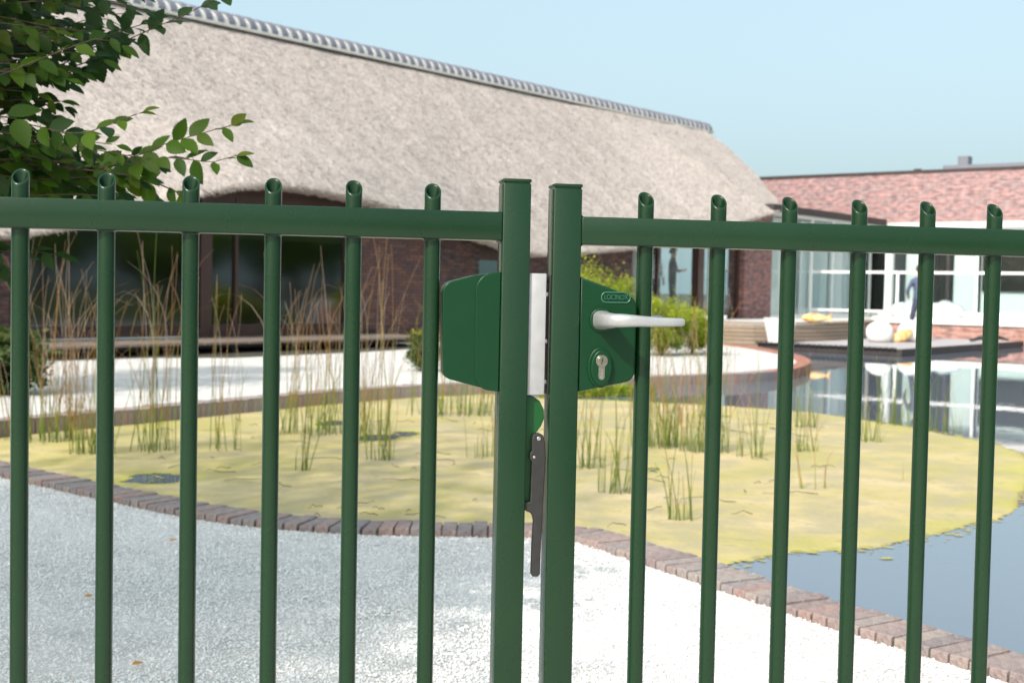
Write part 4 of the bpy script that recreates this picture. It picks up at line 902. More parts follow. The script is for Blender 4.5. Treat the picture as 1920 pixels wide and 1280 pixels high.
# one serrated leaf, folded along the midrib
def leaf_mesh(seed):
    q = random.Random(seed); n_ = 9; vs = []
    wmax = q.uniform(.25, .31); bend = q.uniform(.05, .22); fold = q.uniform(.10, .28); prof = [0, .55, .86, .99, 1.0, .93, .78, .56, .28, .0]
    for i in range(n_+1):
        t_ = i/n_; wv_ = wmax*prof[i]; se = (.045 if i not in (0, n_) else 0); zc = -bend*t_*t_
        vs += [(t_+(.03 if i not in (0, n_) else 0), wv_, zc+fold*wv_), (t_, 0, zc), (t_+(.03 if i not in (0, n_) else 0), -wv_, zc+fold*wv_*.9)]
    # serration: notch points between the rows
    fs = []
    for i in range(n_):
        for sd_ in (0, 2):
            a_, b_ = i*3+sd_, (i+1)*3+sd_; c0, c1 = i*3+1, (i+1)*3+1
            m_ = [(vs[a_][k]+vs[b_][k])/2 for k in range(3)]; m_[1] *= .90; m_[0] -= .018; vs.append(tuple(m_)); im = len(vs)-1
            f1 = (a_, im, c0); f2 = (im, b_, c1); f3 = (im, c1, c0)
            for f in (f1, f2, f3): fs.append(f if sd_ == 2 else f[::-1])
    vs += [(-.16, .012, 0), (-.16, -.012, 0), (0, -.014, 0), (0, .014, 0)]; b0 = len(vs)-4; fs.append((b0+3, b0, b0+1, b0+2))
    me = bpy.data.meshes.new('leaf'); me.from_pydata(vs, [], fs); me.update(); me.materials.append(MT['leaf']); me.shade_smooth(); return me
lm = [leaf_mesh(s) for s in range(7)]
# veins as fine relief in the leaf's own coordinates
nd = MT['leaf'].node_tree; pr = nd.nodes['Principled BSDF']; tc = nd.nodes.new('ShaderNodeTexCoord'); sx = nd.nodes.new('ShaderNodeSeparateXYZ'); ab = nd.nodes.new('ShaderNodeMath'); ab.operation = 'ABSOLUTE'
ml = nd.nodes.new('ShaderNodeMath'); ml.operation = 'MULTIPLY_ADD'; ml.inputs[1].default_value = -.9; sn = nd.nodes.new('ShaderNodeMath'); sn.operation = 'MULTIPLY'; sn.inputs[1].default_value = 66; si = nd.nodes.new('ShaderNodeMath'); si.operation = 'SINE'
nd.links.new(tc.outputs['Object'], sx.inputs[0]); nd.links.new(sx.outputs[1], ab.inputs[0]); nd.links.new(ab.outputs[0], ml.inputs[0]); nd.links.new(sx.outputs[0], ml.inputs[2]); nd.links.new(ml.outputs[0], sn.inputs[0]); nd.links.new(sn.outputs[0], si.inputs[0])
bp = nd.nodes.new('ShaderNodeBump'); bp.inputs['Strength'].default_value = .10; bp.inputs['Distance'].default_value = .03; nd.links.new(si.outputs[0], bp.inputs['Height']); nd.links.new(bp.outputs[0], pr.inputs['Normal'])
tw = MB(); leaves = []
for ti, P in enumerate(twigs):
    a0 = Vector(P[0]); hub = Vector((-2.35, 2.92, 1.885)) if a0.z > 1.5 else Vector((-2.25, 2.92, 1.445)); P = [tuple(hub), tuple(hub.lerp(a0, .55)+Vector((0, 0, .02)))]+list(P)
    cv = catmull([p for p in P], .02) if True else P
    pts = [Vector(p) for p in cv]; n_ = len(pts)
    tw.tube([p-TO for p in pts[::2]], [.0038*(1-.75*i/len(pts[::2])) for i in range(len(pts[::2]))], 5)
    acc = 0; side = 1
    for i in range(1, n_):
        acc += (pts[i]-pts[i-1]).length
        if acc > (.019 if ti < 8 else .029) and pts[i].x > -2.0:
            acc = 0; side = -side; t_ = (pts[i]-pts[i-1]).normalized(); fr = i/n_
            ln = (r.uniform(.064, .088) if ti < 8 else r.uniform(.055, .080))*(1 if fr < .8 else .8 if fr < .93 else .62)
            axis = Vector((-.12, -.62, .75))+Vector((r.gauss(0, .35), r.gauss(0, .35), r.gauss(0, .3))); axis.normalize()     # leaf upper side
            lat = axis.cross(t_).normalized()*side
            d = (t_*r.uniform(.45, .9)+lat*r.uniform(.5, .9)+Vector((0, 0, r.uniform(-.55, .02)))).normalized()
            s_v = axis.cross(d).normalized(); nn = d.cross(s_v)
            mtx = Matrix((d*ln, s_v*ln*r.uniform(.9, 1.1), nn*ln)).transposed().to_4x4(); mtx.translation = pts[i]-TO
            leaves.append((pts[i], mtx))
    d = (pts[-1]-pts[-3]).normalized(); s_v = Vector((0, -.5, .8)).cross(d).normalized(); nn = d.cross(s_v); ln = r.uniform(.035, .05)
    mtx = Matrix((d*ln, s_v*ln, nn*ln)).transposed().to_4x4(); mtx.translation = pts[-1]-TO; leaves.append((pts[-1], mtx))
tw.build('twig', MT['twig'], tree, smooth=True)
def infr(p): return p.x > -.415*p.y and p.z < 1.05+p.y*.226
inl = [l for l in leaves if infr(l[0])]; outl = [l for l in leaves if not infr(l[0])]
inl.sort(key=lambda l: l[0].y)
sv = MB()
for i, (p, m_) in enumerate(inl):
    if i < 300:
        o = bpy.data.objects.new('leaf', lm[r.randrange(7)]); C.objects.link(o); o.parent = tree; o.matrix_local = m_
    else: me = lm[i % 7]; sv.add([m_ @ v.co for v in me.vertices], [tuple(f.vertices) for f in me.polygons])
for i, (p, m_) in enumerate(outl): me = lm[i % 7]; sv.add([m_ @ v.co for v in me.vertices], [tuple(f.vertices) for f in me.polygons])
tag(sv.build('leaf_spray', MT['leaf'], tree, smooth=True), kind='stuff')
# the crown proper, above and left of the picture: it shades the gravel
pts, tone = blobpts((.55, .25, 2.95), (1.0, .9, .85), 6500, 3, clumps=40, cl=.22, shell=.1)
o = leafcloud('crown', pts, np.random.default_rng(2).uniform(.07, .11, len(pts)), MT['crown'], tree, tone, aspect=.62, seed=4); tag(o, kind='stuff')

# tall tree behind and left of the gate, outside the picture: its shade lies on the gravel and the kerb
tall = tag(empty('lime_tree', (-8.0, -4.1, 0)), 'tall tree behind the viewer, out of frame, its shade lying on the gravel', 'tree')
mb = MB(); mb.tube([(0, 0, -.1), (.05, 0, 2.5), (0, .05, 5.5), (.1, -.1, 9.5)], [.26, .2, .15, .05], 14); mb.build('trunk', MT['bark'], tall, smooth=True)
pa, ta = blobpts((-.70, -.25, 9.0), (1.75, 1.85, 1.7), 20000, 13, clumps=110, cl=.21, shell=.05); pb, tb = blobpts((.50, -.45, 9.0), (1.55, 1.9, 1.6), 11000, 15, clumps=400, cl=.24, shell=.05)
pc, tc_ = blobpts((.75, 3.0, 9.1), (1.75, 2.1, 1.5), 2200, 16, clumps=300, cl=.26, shell=.05)
pts = np.concatenate([pa, pb, pc]); tone = np.concatenate([ta, tb, tc_])
tag(leafcloud('crown', pts, np.random.default_rng(2).uniform(.10, .15, len(pts)), MT['crown'], tall, tone, aspect=.7, seed=14), kind='stuff')

# bushes on the far bank
def bush(name, c, rad, N, size, m, label, seed, stems=9, clumps=40, cl=.22, flowers=0):
    e_ = tag(empty(name, (c[0], c[1], 0)), label, 'bush'); h = rad[2]
    pts, tone = blobpts((0, 0, h*.98), rad, N, seed, clumps, cl); k_ = pts[:, 2] > .02; pts = pts[k_]; tone = tone[k_]
    o = leafcloud('foliage', pts, np.random.default_rng(seed).uniform(.7, 1.3, len(pts))*size, MT[m], e_, tone, seed=seed); tag(o, kind='stuff')
    q = random.Random(seed); mb = MB()
    for _ in range(stems):
        a = q.uniform(0, 6.28); rr = q.uniform(.1, .6); mb.tube([(0, 0, -.02), (rad[0]*rr*.5*math.cos(a), rad[1]*rr*.5*math.sin(a), h*.7), (rad[0]*rr*math.cos(a), rad[1]*rr*math.sin(a), h*1.4)], [.016, .011, .005], 5)
    mb.build('stem', MT['twig'], e_)
    if flowers:
        p2 = pts[pts[:, 2] > np.quantile(pts[:, 2], .93)][:flowers]+np.array([0, 0, .04]); o = leafcloud('flowers', p2, np.full(len(p2), size*.8), MT['flower'], e_, np.random.default_rng(1).random(len(p2)), seed=9); tag(o, kind='stuff')
    return e_
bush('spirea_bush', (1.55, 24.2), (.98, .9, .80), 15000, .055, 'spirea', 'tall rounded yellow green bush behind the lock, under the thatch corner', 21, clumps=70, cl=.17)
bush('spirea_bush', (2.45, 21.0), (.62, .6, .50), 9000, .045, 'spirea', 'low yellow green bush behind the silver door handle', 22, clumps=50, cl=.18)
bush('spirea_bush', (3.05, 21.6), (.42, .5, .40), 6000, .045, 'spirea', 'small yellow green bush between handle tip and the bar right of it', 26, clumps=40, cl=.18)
bush('lavender_bush', (-1.10, 15.9), (.24, .24, .26), 5000, .035, 'greygreen', 'small grey green bush with yellow flowers at the pond edge left of the keeper box', 23, clumps=40, cl=.16, flowers=120)
bush('rust_shrub', (2.95, 24.6), (.32, .3, .50), 2500, .05, 'rust_leaf', 'thin reddish brown shrub in front of the barn glass right of the lock', 24, clumps=26, cl=.2)
bush('grass_bush', (-4.62, 11.6), (.38, .4, .30), 5000, .09, 'greygreen', 'green grassy tuft at the left picture edge below the window', 25, clumps=40, cl=.2)
# trees beyond the right edge of the picture: they stand mirrored in the barn windows
for i, (x, y, h, lab) in enumerate(((27, 24.5, 3.2, 'broad tree on the lawn mirrored in the barn windows, farthest back'), (31, 20, 4.2, 'tall tree on the lawn mirrored in the barn windows, second from back'), (24, 15, 2.8, 'low round tree on the lawn nearest the pond, mirrored in glass'), (30, 11, 4.0, 'tall tree on the lawn mirrored in glass, near the front'), (38, 27, 4.6, 'tallest dark tree on the lawn, far right and out of frame'), (34, 23.5, 3.6, 'dense tree on the lawn mirrored in the barn windows, between two taller ones'), (25.5, 19.5, 2.4, 'low bushy tree on the lawn mirrored low in the barn windows'), (-6.3, 10.4, 4.0, 'tree left of the pond and out of frame, dappling the far gravel'))):
    e_ = tag(empty('garden_tree', (x, y, .05)), lab, 'tree', 'trees on the lawn'); mb = MB(); mb.tube([(0, 0, -.1), (.1, 0, h*.5), (.0, .1, h*1.2)], [.22, .16, .06], 10); mb.build('trunk', MT['bark'], e_, smooth=True)
    pts, tone = blobpts((0, 0, h), ((2.6+.3*i, 2.6, h*.62) if x > 0 else (1.15, 1.5, 1.5)), 5200, 60+i, clumps=60, cl=.2); o = leafcloud('crown', pts, np.full(len(pts), .26 if x > 0 else .13), MT['garden'], e_, tone, aspect=.6, seed=70+i); tag(o, kind='stuff')

# ------------------------------------------------------------------ reeds in the algae
def reed_clump(x, y, n_, h, spread, dry, droop, label, seed, lean=0, green_leaves=0, name='reed_clump'):
    q = random.Random(seed); e_ = tag(empty(name, (x, y, ZW)), label, 'reeds', 'reeds in the pond'); V = []; Fc = []; Tn = []
    def stem(bx_, by_, hh, ax, lx, dr, r0, d0, cur=1.0):
        m_ = 11; b0 = len(V); px_, pz_ = 0., 0.; ang = lx; ca, sa = math.cos(ax), math.sin(ax); step = hh/(m_-1)
        for i in range(m_):
            f = i/(m_-1); rr = max(.0012, r0*(1-.72*f))
            cx_, cy_, cz_ = bx_+ca*px_, by_+sa*px_, pz_
            for k in range(3):
                a = 2.094*k+.4; V.append((cx_+rr*math.cos(a), cy_+rr*math.sin(a), cz_)); Tn.append(min(1, max(0, d0*1.25*f**.8+ (.42 if d0 > .8 else .0)*f)))
            ang += dr*max(0, f-.35)*1.45*cur/(m_*.3); ang += q.gauss(0, .028)
            px_ += math.sin(ang)*step; pz_ += math.cos(ang)*step
        for i in range(m_-1):
            for k in range(3): Fc.append((b0+i*3+k, b0+i*3+(k+1) % 3, b0+(i+1)*3+(k+1) % 3, b0+(i+1)*3+k))
    for _ in range(int(n_*1.7)):
        a = q.uniform(0, 6.28); rr = 1.15*spread*math.sqrt(q.random()); hh = h*q.uniform(.45, 1.08); d0 = min(1.15, max(0, q.gauss(dry, .25)))
        dr = droop*q.choice((.1, .15, .25, .4, .7, 1.2, 1.7, 2.4)); ax = q.choice((0, math.pi, 0, math.pi))+q.gauss(0, .7)
        stem(rr*math.cos(a), rr*math.sin(a)*.7, hh, ax, q.gauss(lean*.5, .12), dr, q.uniform(.0022, .0048), d0)
    for _ in range(green_leaves):
        a = q.uniform(0, 6.28); rr = spread*math.sqrt(q.random())*.9; stem(rr*math.cos(a), rr*math.sin(a)*.7, h*q.uniform(.2, .5), q.uniform(0, 6.28), abs(q.gauss(0, .16)), .8*q.random(), q.uniform(.0025, .005), q.uniform(0, .5))
    me = npmesh('stems', np.array(V), np.array(Fc), {'tone': np.array(Tn)}); o = link('stems', me, MT['reed'], e_, smooth=True); tag(o, kind='stuff'); return e_
RC = [ # x, y, stems, height, spread, dry, droop, green leaves, label
 (-3.28, 9.05, 34, 1.42, .26, .85, .9, 14, 'dense brown reed clump between the first and second gate bars'),
 (-2.75, 8.42, 22, 1.20, .14, .75, .7, 10, 'reeds close against the left side of the second gate bar'),
 (-2.38, 8.60, 16, 1.48, .16, .7, 1.0, 4, 'tall thin reeds midway between the second and third gate bars'),
 (-1.98, 8.75, 7, 1.25, .12, .75, 1.3, 2, 'few leaning reeds just right of the third gate bar'),
 (-1.56, 9.8, 30, 1.45, .27, .72, 1.0, 14, 'dense tall reed clump right of the fourth gate bar'),
 (-1.28, 7.85, 3, .62, .05, .15, .1, 4, 'single young green reed shoot standing alone before the fourth bar clump'),
 (-1.02, 9.45, 16, 1.50, .16, .75, 1.2, 6, 'tall arching reeds just left of the sixth gate bar'),
 (-.84, 8.4, 8, .75, .10, .3, .5, 8, 'short green tuft in the algae between the fifth and sixth bars'),
 (-.62, 11.4, 22, 1.10, .30, .55, .8, 14, 'reed row at the far algae edge below the keeper box, left part'),
 (-.18, 11.5, 22, .95, .26, .4, .5, 16, 'reed row at the far algae edge beside the left gate post'),
 (-.14, 8.6, 7, .45, .14, .4, .9, 8, 'sparse bent stems in algae left of the left gate post'),
 (.50, 8.2, 10, .70, .12, .25, .7, 14, 'green tuft right beside the right gate post'),
 (.62, 7.2, 9, .72, .12, .22, .8, 14, 'green tuft left of the first bar past the lock, near water'),
 (.86, 6.38, 6, .46, .06, .2, .5, 8, 'small green tuft nearest the kerb, right of the first bar past the lock'),
 (1.12, 9.4, 30, 1.05, .20, .55, .7, 24, 'dense green and orange reeds below the lock handle'),
 (1.40, 9.15, 22, 1.15, .16, .65, .9, 16, 'dense reeds against the left side of the second bar past the lock'),
 (1.68, 8.9, 7, .75, .12, .45, .9, 8, 'thin reeds right of the second bar past the lock'),
 (2.54, 11.0, 8, .62, .10, .1, .3, 12, 'young yellow green shoots at the open water beside the third bar past the lock'),
 (2.12, 9.3, 7, .48, .14, .3, .7, 10, 'low sparse shoots in front of the third bar past the lock'),
 (2.78, 10.0, 8, .55, .14, .2, .5, 12, 'young green shoots left of the fifth bar past the lock'),
 (3.42, 11.4, 12, .60, .20, .12, .4, 14, 'young green shoots at the algae edge below the floating pontoon'),
 (3.72, 10.9, 7, .50, .14, .2, .5, 8, 'thin green shoots beside the last gate bar but one'),
 (1.80, 7.5, 4, .36, .08, .85, .8, 0, 'few dry brown stems in the algae near open water'),
 (2.55, 7.9, 4, .28, .10, .8, 1.2, 0, 'low dry stems near the right edge of the algae')]
for i, (x, y, n_, h, sp, dry, drp, gl, lab) in enumerate(RC): reed_clump(x, y, n_, h, sp, dry, drp, lab, 100+i, green_leaves=gl)
# low green growth along the far kerb
q = np.random.default_rng(8); n_ = 2600; tt_ = q.random(n_); tt_ = tt_*.5; x = .3+2.6*tt_; y = 13.62+1.5*tt_+q.normal(0, .10, n_)
pts = np.stack([x, y, ZW+q.random(n_)**1.6*.07], 1); o = leafcloud('water_plants', pts, q.uniform(.05, .11, n_), MT['spirea'], None, q.random(n_)*.8, flat=1.6, aspect=.2, seed=5)
tag(o, 'low green water plants along the far kerb behind the lock', 'water plants', kind='stuff')
# dead stems lying in the algae
mb = MB(); q = random.Random(12)
for _ in range(110):
    y = q.uniform(6.0, 11.5); x = q.uniform(-.30*y+.2, .28*y)
    if y < 7.2 and (x < -1.4 or x > 1.3): continue
    a = q.uniform(-.6, .6)+q.choice((0, math.pi)); l = q.choice((.04, .06, .09, .14, .22, .3))*q.uniform(.7, 1.2); cvt = q.uniform(-2.2, 2.2); pts = []; px_, py_ = x, y
    for k in range(6): pts.append((px_, py_, ZW+.014+.02*math.sin(k*.6)*q.random())); px_ += math.cos(a)*l/5; py_ += math.sin(a)*l/5; a += cvt/5
    mb.tube(pts, [.0018, .0022, .002, .0018, .0015, .001], 4)
tag(mb.build('dead_stems', MT['debris'], smooth=True), 'dark dead reed stems lying scattered in the algae', 'dead stems', kind='stuff')
# fallen leaves on the gravel
for i, (x, y, a, lab) in enumerate(((-1.01, 3.42, .6, 'orange fallen leaf on shaded gravel between the second and third bars, lowest'), (-2.02, 5.92, 2, 'fallen leaf on gravel close to the kerb, left of the second bar'), (-1.38, 4.15, 1, 'yellow fallen leaf on shaded gravel just right of the first bar'), (-1.36, 5.09, .2, 'rusty fallen leaf on gravel just left of the third bar'))):
    me = lm[i].copy(); me.materials.clear(); me.materials.append(MT['dead_leaf']); o = link('fallen_leaf', me, None); o.location = (x, y, .016); o.scale = (.032,)*3; o.rotation_euler = (.3, -.2, a); tag(o, lab, 'leaf', 'fallen leaves')

# ------------------------------------------------------------------ things by the far water
# stepped timber seat along the terrace corner
seat = tag(empty('timber_bench', (5.2, 27.4, 0)), 'curved timber bench wall of horizontal boards at the terrace corner by the water', 'bench')
sp = catmull([(3.05, 29.9), (3.9, 28.35), (5.15, 27.35), (6.45, 28.0), (7.8, 29.75), (9.1, 31.9), (9.62, 33.4)], .25)
tg = np.gradient(sp, axis=0); tg /= np.linalg.norm(tg, axis=1)[:, None]; no = np.stack([tg[:, 1], -tg[:, 0]], 1)
def strip(o0, o1, z0, z1):
    mb = MB(); vs = []
    for p, m_ in zip(sp, no):
        a = p+m_*o0-[5.2, 27.4]; b = p+m_*o1-[5.2, 27.4]; vs += [(a[0], a[1], z0), (b[0], b[1], z0), (b[0], b[1], z1), (a[0], a[1], z1)]
    n_ = len(sp); mb.add(vs, [(4*i+j, 4*(i+1)+j, 4*(i+1)+(j+1) % 4, 4*i+(j+1) % 4) for i in range(n_-1) for j in range(4)] + [(0, 1, 2, 3), (4*n_-1, 4*n_-2, 4*n_-3, 4*n_-4)]); return mb
for k in range(6): fixn(strip(-.03, .04, -.12+k*.085, -.12+k*.085+.072).build('board', MT['benchwood'], seat))
fixn(strip(-.5, .07, .395, .43).build('seat_top', MT['benchwood'], seat))
# white tapered planter at the water
pl = tag(empty('planter', (5.58, 26.7, -.15), .5), 'white tapered planter at the water end of the timber bench', 'planter')
mb = MB(); vs = []
for z, hx in ((0, .15), (.70, .26)): vs += [(-hx, -hx*.8, z), (hx, -hx*.8, z), (hx, hx*.8, z), (-hx, hx*.8, z)]
vs += [(-.235, -.185, .70), (.235, -.185, .70), (.235, .185, .70), (-.235, .185, .70), (-.22, -.17, .62), (.22, -.17, .62), (.22, .17, .62), (-.22, .17, .62)]
mb.add(vs, [(3, 2, 1, 0)]+[(l*4+i, l*4+(i+1) % 4, (l+1)*4+(i+1) % 4, (l+1)*4+i) for l in range(3) for i in range(4)]); fixn(mb.build('pot', MT['white'], pl))
mb = MB(); mb.box((0, 0, .63), (.43, .33, .02)); mb.build('soil', MT['soil'], pl)
# pontoon
po = tag(empty('pontoon', (7.48, 24.55, 0), barn_rz), 'flat grey pontoon with a black chain edge floating before the terrace', 'pontoon')
for k in range(22):
    mb = MB(); mb.box((.17+k*.345, 1.47, .0), (.335, 2.9, .05)); mb.build('board', MT['pontoon'], po)
mb = MB(); mb.box((3.8, .0, -.03), (7.7, .09, .13)); mb.box((3.8, 2.96, -.03), (7.7, .09, .13)); mb.box((-.04, 1.48, -.03), (.09, 3.05, .128)); mb.build('edge_beam', MT['dark'], po)
mb = MB()
for k in range(26): mb.tube([(-.10, .06+k*.115, .045), (-.12, .10+k*.115, .03), (-.10, .15+k*.115, .045)], .028, 6)
mb.build('chain', MT['black'], po, smooth=True)
def ball(name, loc, rad, m, label, cat, squash=1., seed=0, lump=.06, group=None, sq=(1, 1)):
    bm = bmesh.new(); bmesh.ops.create_icosphere(bm, subdivisions=4, radius=1)
    for v in bm.verts:
        n_ = v.co.normalized(); k_ = 1+lump*noise.noise(n_*1.7+Vector((seed*3.1, 0, 0))); z = n_.z*squash
        if z < -.72*squash: z = -.72*squash+(z+.72*squash)*.15
        v.co = Vector((n_.x*k_*rad*sq[0], n_.y*k_*rad*sq[1], (z+.76*squash)*rad*k_))
    me = bpy.data.meshes.new(name); bm.to_mesh(me); bm.free(); o = link(name, me, MT[m], smooth=True); o.location = loc; tag(o, label, cat, group); return o
ball('pouf', (8.15, 28.4, .03), .30, 'fabric_white', 'round white pouf on the pontoon, left of the person', 'pouf', .9, 1)
ball('pouf', (9.05, 29.0, .03), .31, 'fabric_white', 'round white pouf on the pontoon next to the person, with the yellow float', 'pouf', .9, 2)
# orange and yellow inflatables
def fish(name, loc, rz, ln, label, tilt=0):
    e_ = tag(empty(name, loc, rz), label, 'float'); e_.rotation_euler = (0, tilt, rz); bm = bmesh.new(); bmesh.ops.create_uvsphere(bm, u_segments=20, v_segments=12, radius=1)
    for v in bm.verts:
        x = v.co.x; tap = 1-.35*max(0, x); v.co = Vector((x*ln*.5, v.co.y*ln*.2*tap, v.co.z*ln*.17*tap+ln*.16))
    me = bpy.data.meshes.new('body'); bm.to_mesh(me); bm.free(); link('body', me, MT['orange'], e_, True)
    mb = MB(); mb.add([(.42*ln, .02, ln*.16), (.62*ln, .02, ln*.36), (.57*ln, .02, ln*.16), (.62*ln, .02, ln*.02), (.42*ln, -.02, ln*.16), (.62*ln, -.02, ln*.36), (.57*ln, -.02, ln*.16), (.62*ln, -.02, ln*.02)], [(0, 1, 2, 3), (7, 6, 5, 4), (0, 4, 5, 1), (1, 5, 6, 2), (2, 6, 7, 3), (3, 7, 4, 0)]); fixn(mb.build('tail', MT['orange'], e_))
    return e_
fish('inflatable_float', (6.75, 28.55, .43), -.5, .62, 'orange and yellow inflatable float lying on the timber bench')
fish('inflatable_float', (8.78, 28.65, .06), .5, .75, 'orange and yellow inflatable float leaning on the pouf at the pontoon', -.35)
mb = MB(); mb.tube([(10.6, 29.5, .07), (10.9, 29.8, .12), (11.15, 29.7, .10), (11.4, 30.1, .14), (11.6, 29.9, .08)], [.03, .05, .04, .05, .02], 8); mb.tube([(10.7, 29.9, .06), (11.0, 29.6, .15), (11.3, 29.9, .08)], .03, 8)
tag(mb.build('rope_pile', MT['black'], smooth=True), 'dark tangled rope pile on the far right end of the pontoon', 'rope')
# beach balls and cushions on the terrace
for i, (u, b_, rad, m, lab) in enumerate(((.2, -4.0, .27, 'fabric_white', 'white ball on the terrace at the left end of the balustrade'), (.75, -4.0, .27, 'fabric_white', 'white ball right of the other one by the balustrade end'))):
    p = FP(u, b_); o = ball('ball', (p[0], p[1], .36), rad, m, lab, 'ball', 1., 5+i, 0, 'balls on the terrace')
for i, (u, b_, lab) in enumerate(((6.6, -3.6, 'white beanbag behind the balustrade, left of two beside the last bar but one'), (7.6, -3.6, 'white beanbag behind the balustrade, right of two beside the last bar'))):
    p = FP(u, b_); ball('beanbag', (p[0], p[1], .36), .5, 'fabric_white', lab, 'beanbag', .62, 9+i, .22, 'beanbags on the terrace', (1.1, .8))
p = FP(6.5, -2.2); mb = MB(); mb.box((p[0], p[1], .62), (1.3, .7, .5), math.atan2(E2[1], E2[0]), bev=.05); o = mb.build('sofa', MT['blind'])
tag(o, 'pale green sofa behind the beanbags on the terrace', 'sofa')

# ------------------------------------------------------------------ people
def person(loc, rz, J, rad, cols, label, hairc, scale=1.):
    """one skinned body over the joints J; colours picked by height and limb"""
    e_ = tag(empty('person', loc, rz), label, 'person'); e_.scale = (scale,)*3
    names = list(J); bm = bmesh.new(); vl = {k: bm.verts.new(J[k]) for k in names}
    for a, b in (('pelvis', 'spine'), ('spine', 'chest'), ('chest', 'neck'), ('neck', 'head'), ('head', 'top'), ('chest', 'shL'), ('shL', 'elL'), ('elL', 'wrL'), ('wrL', 'haL'), ('chest', 'shR'), ('shR', 'elR'), ('elR', 'wrR'), ('wrR', 'haR'),
                 ('pelvis', 'hiL'), ('hiL', 'knL'), ('knL', 'anL'), ('anL', 'toL'), ('pelvis', 'hiR'), ('hiR', 'knR'), ('knR', 'anR'), ('anR', 'toR')): bm.edges.new((vl[a], vl[b]))
    me = bpy.data.meshes.new('body_cage'); bm.to_mesh(me); bm.free(); o = bpy.data.objects.new('body_cage', me); C.objects.link(o)
    sk = o.modifiers.new('skin', 'SKIN'); sk.use_smooth_shade = True; ss = o.modifiers.new('sub', 'SUBSURF'); ss.levels = 2; ss.render_levels = 2
    for i, k in enumerate(names):
        rr = rad[k]; me.skin_vertices[0].data[i].radius = rr if isinstance(rr, tuple) else (rr, rr); me.skin_vertices[0].data[i].use_root = (k == 'pelvis')
    dg = bpy.context.evaluated_depsgraph_get(); dg.update(); bmn = bpy.data.meshes.new_from_object(o.evaluated_get(dg)); bpy.data.objects.remove(o); bmn.name = 'body'
    bmn.materials.clear()
    skin, top, legs, shoe = [mat('cloth_%s_%d' % (label[:6].replace(' ', '_'), i), c, .8, var=(tuple(v*.85 for v in c), tuple(min(1, v*1.1) for v in c)), vscale=9) for i, c in enumerate(cols)]
    for m_ in (skin, top, legs, shoe): bmn.materials.append(m_)
    for f in bmn.polygons:
        c = f.center; d = {k: (Vector(J[k])-c).length for k in names}; nearest = min(d, key=d.get)
        f.material_index = 0 if (nearest in ('head', 'top', 'haL', 'haR', 'wrL', 'wrR', 'elL' if cols[1] == cols[1] and False else 'head') or (nearest == 'neck' and c.z > J['neck'][2])) else 3 if nearest in ('anL', 'anR', 'toL', 'toR') and c.z < .12 else 2 if c.z < J['pelvis'][2]+.05 and nearest[:2] in ('pe', 'hi', 'kn', 'an', 'to') else 1
        f.use_smooth = True
    link('body', bmn, None, e_)
    hm = mat('hair_'+label[:5].replace(' ', '_'), hairc, .7, var=(tuple(v*.7 for v in hairc), hairc), vscale=40)
    bm = bmesh.new(); bmesh.ops.create_icosphere(bm, subdivisions=3, radius=1); H_ = Vector(J['head']); T_ = Vector(J['top']); cc = (H_+T_)/2+Vector((0, .012, .02))
    for v in bm.verts:
        n_ = v.co.copy(); k_ = 1+.05*noise.noise(n_*4); v.co = cc+Vector((n_.x*.098*k_, n_.y*.112*k_, max(n_.z, -.35 if n_.y > -.2 else .15)*.125*k_))
    hme = bpy.data.meshes.new('hair'); bm.to_mesh(hme); bm.free(); link('hair', hme, hm, e_, True)
    return e_
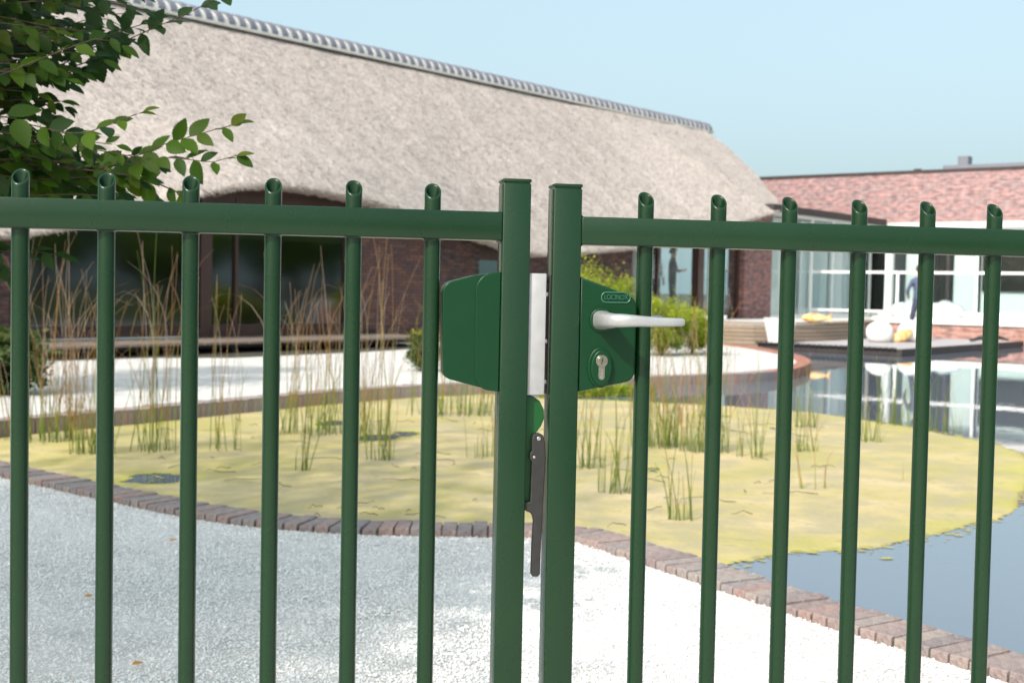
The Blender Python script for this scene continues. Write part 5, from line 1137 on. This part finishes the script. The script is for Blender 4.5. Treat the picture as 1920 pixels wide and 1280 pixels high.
def joints(**kw):
    J = dict(pelvis=(0, 0, .93), spine=(0, .0, 1.12), chest=(0, .0, 1.36), neck=(0, -.01, 1.49), head=(0, -.03, 1.58), top=(0, -.02, 1.70),
             shL=(.18, 0, 1.40), elL=(.24, .02, 1.13), wrL=(.25, -.06, .90), haL=(.25, -.08, .81), shR=(-.18, 0, 1.40), elR=(-.24, .02, 1.13), wrR=(-.25, -.06, .90), haR=(-.25, -.08, .81),
             hiL=(.10, 0, .86), knL=(.11, -.02, .48), anL=(.12, .02, .08), toL=(.13, -.14, .04), hiR=(-.10, 0, .86), knR=(-.11, -.02, .48), anR=(-.12, .02, .08), toR=(-.13, -.14, .04)); J.update(kw); return J
RADS = dict(pelvis=(.155, .11), spine=(.135, .10), chest=(.15, .105), neck=.055, head=.085, top=.075, shL=.06, elL=.045, wrL=.032, haL=(.03, .04), shR=.06, elR=.045, wrR=.032, haR=(.03, .04), hiL=.085, knL=.06, anL=.042, toL=(.045, .03), hiR=.085, knR=.06, anR=.042, toR=(.045, .03))
# on the pontoon, half hidden by a bar, bending to a hose held in front
person((9.57, 30.15, .03), R(190), joints(elR=(-.27, -.10, 1.16), wrR=(-.16, -.30, 1.05), haR=(-.12, -.37, 1.03), elL=(.28, -.06, 1.15), wrL=(.14, -.28, 1.00), haL=(.10, -.35, .98), toL=(.17, -.13, .04), knL=(.15, -.06, .48), anL=(.16, .0, .08)), RADS, ((.5, .32, .24), (.09, .11, .19), (.05, .06, .10), (.03, .03, .03)), 'person in blue top and dark trousers standing on the pontoon behind a gate bar', (.08, .05, .03), 1.0)
mb = MB(); mb.tube([(9.62, 29.72, 1.0), (9.45, 29.5, .8), (9.3, 29.3, .45), (9.15, 29.2, .2), (8.95, 29.1, .1)], .02, 8); tag(mb.build('hose', MT['flower'], smooth=True), 'yellow hose hanging from the hands of the person on the pontoon', 'hose')
def inside(s, off): p = W0+D2*s+E2*off; return (float(p[0]), float(p[1]), .42)
person(inside(13.55, -.75), R(150), joints(elL=(.26, -.08, 1.18), wrL=(.16, -.24, 1.2), haL=(.12, -.3, 1.24)), RADS, ((.5, .33, .25), (.75, .75, .78), (.10, .12, .2), (.03, .03, .03)), 'person in white shirt seen through the barn glass, left of the brown post', (.06, .04, .03), .97)
person(inside(14.2, -.6), R(95), joints(elR=(-.26, -.06, 1.16), wrR=(-.22, -.26, 1.18), haR=(-.2, -.33, 1.22)), RADS, ((.5, .33, .25), (.03, .035, .05), (.02, .022, .03), (.02, .02, .02)), 'person in dark clothes seen through the barn glass beside the brown post', (.03, .02, .02), 1.0)
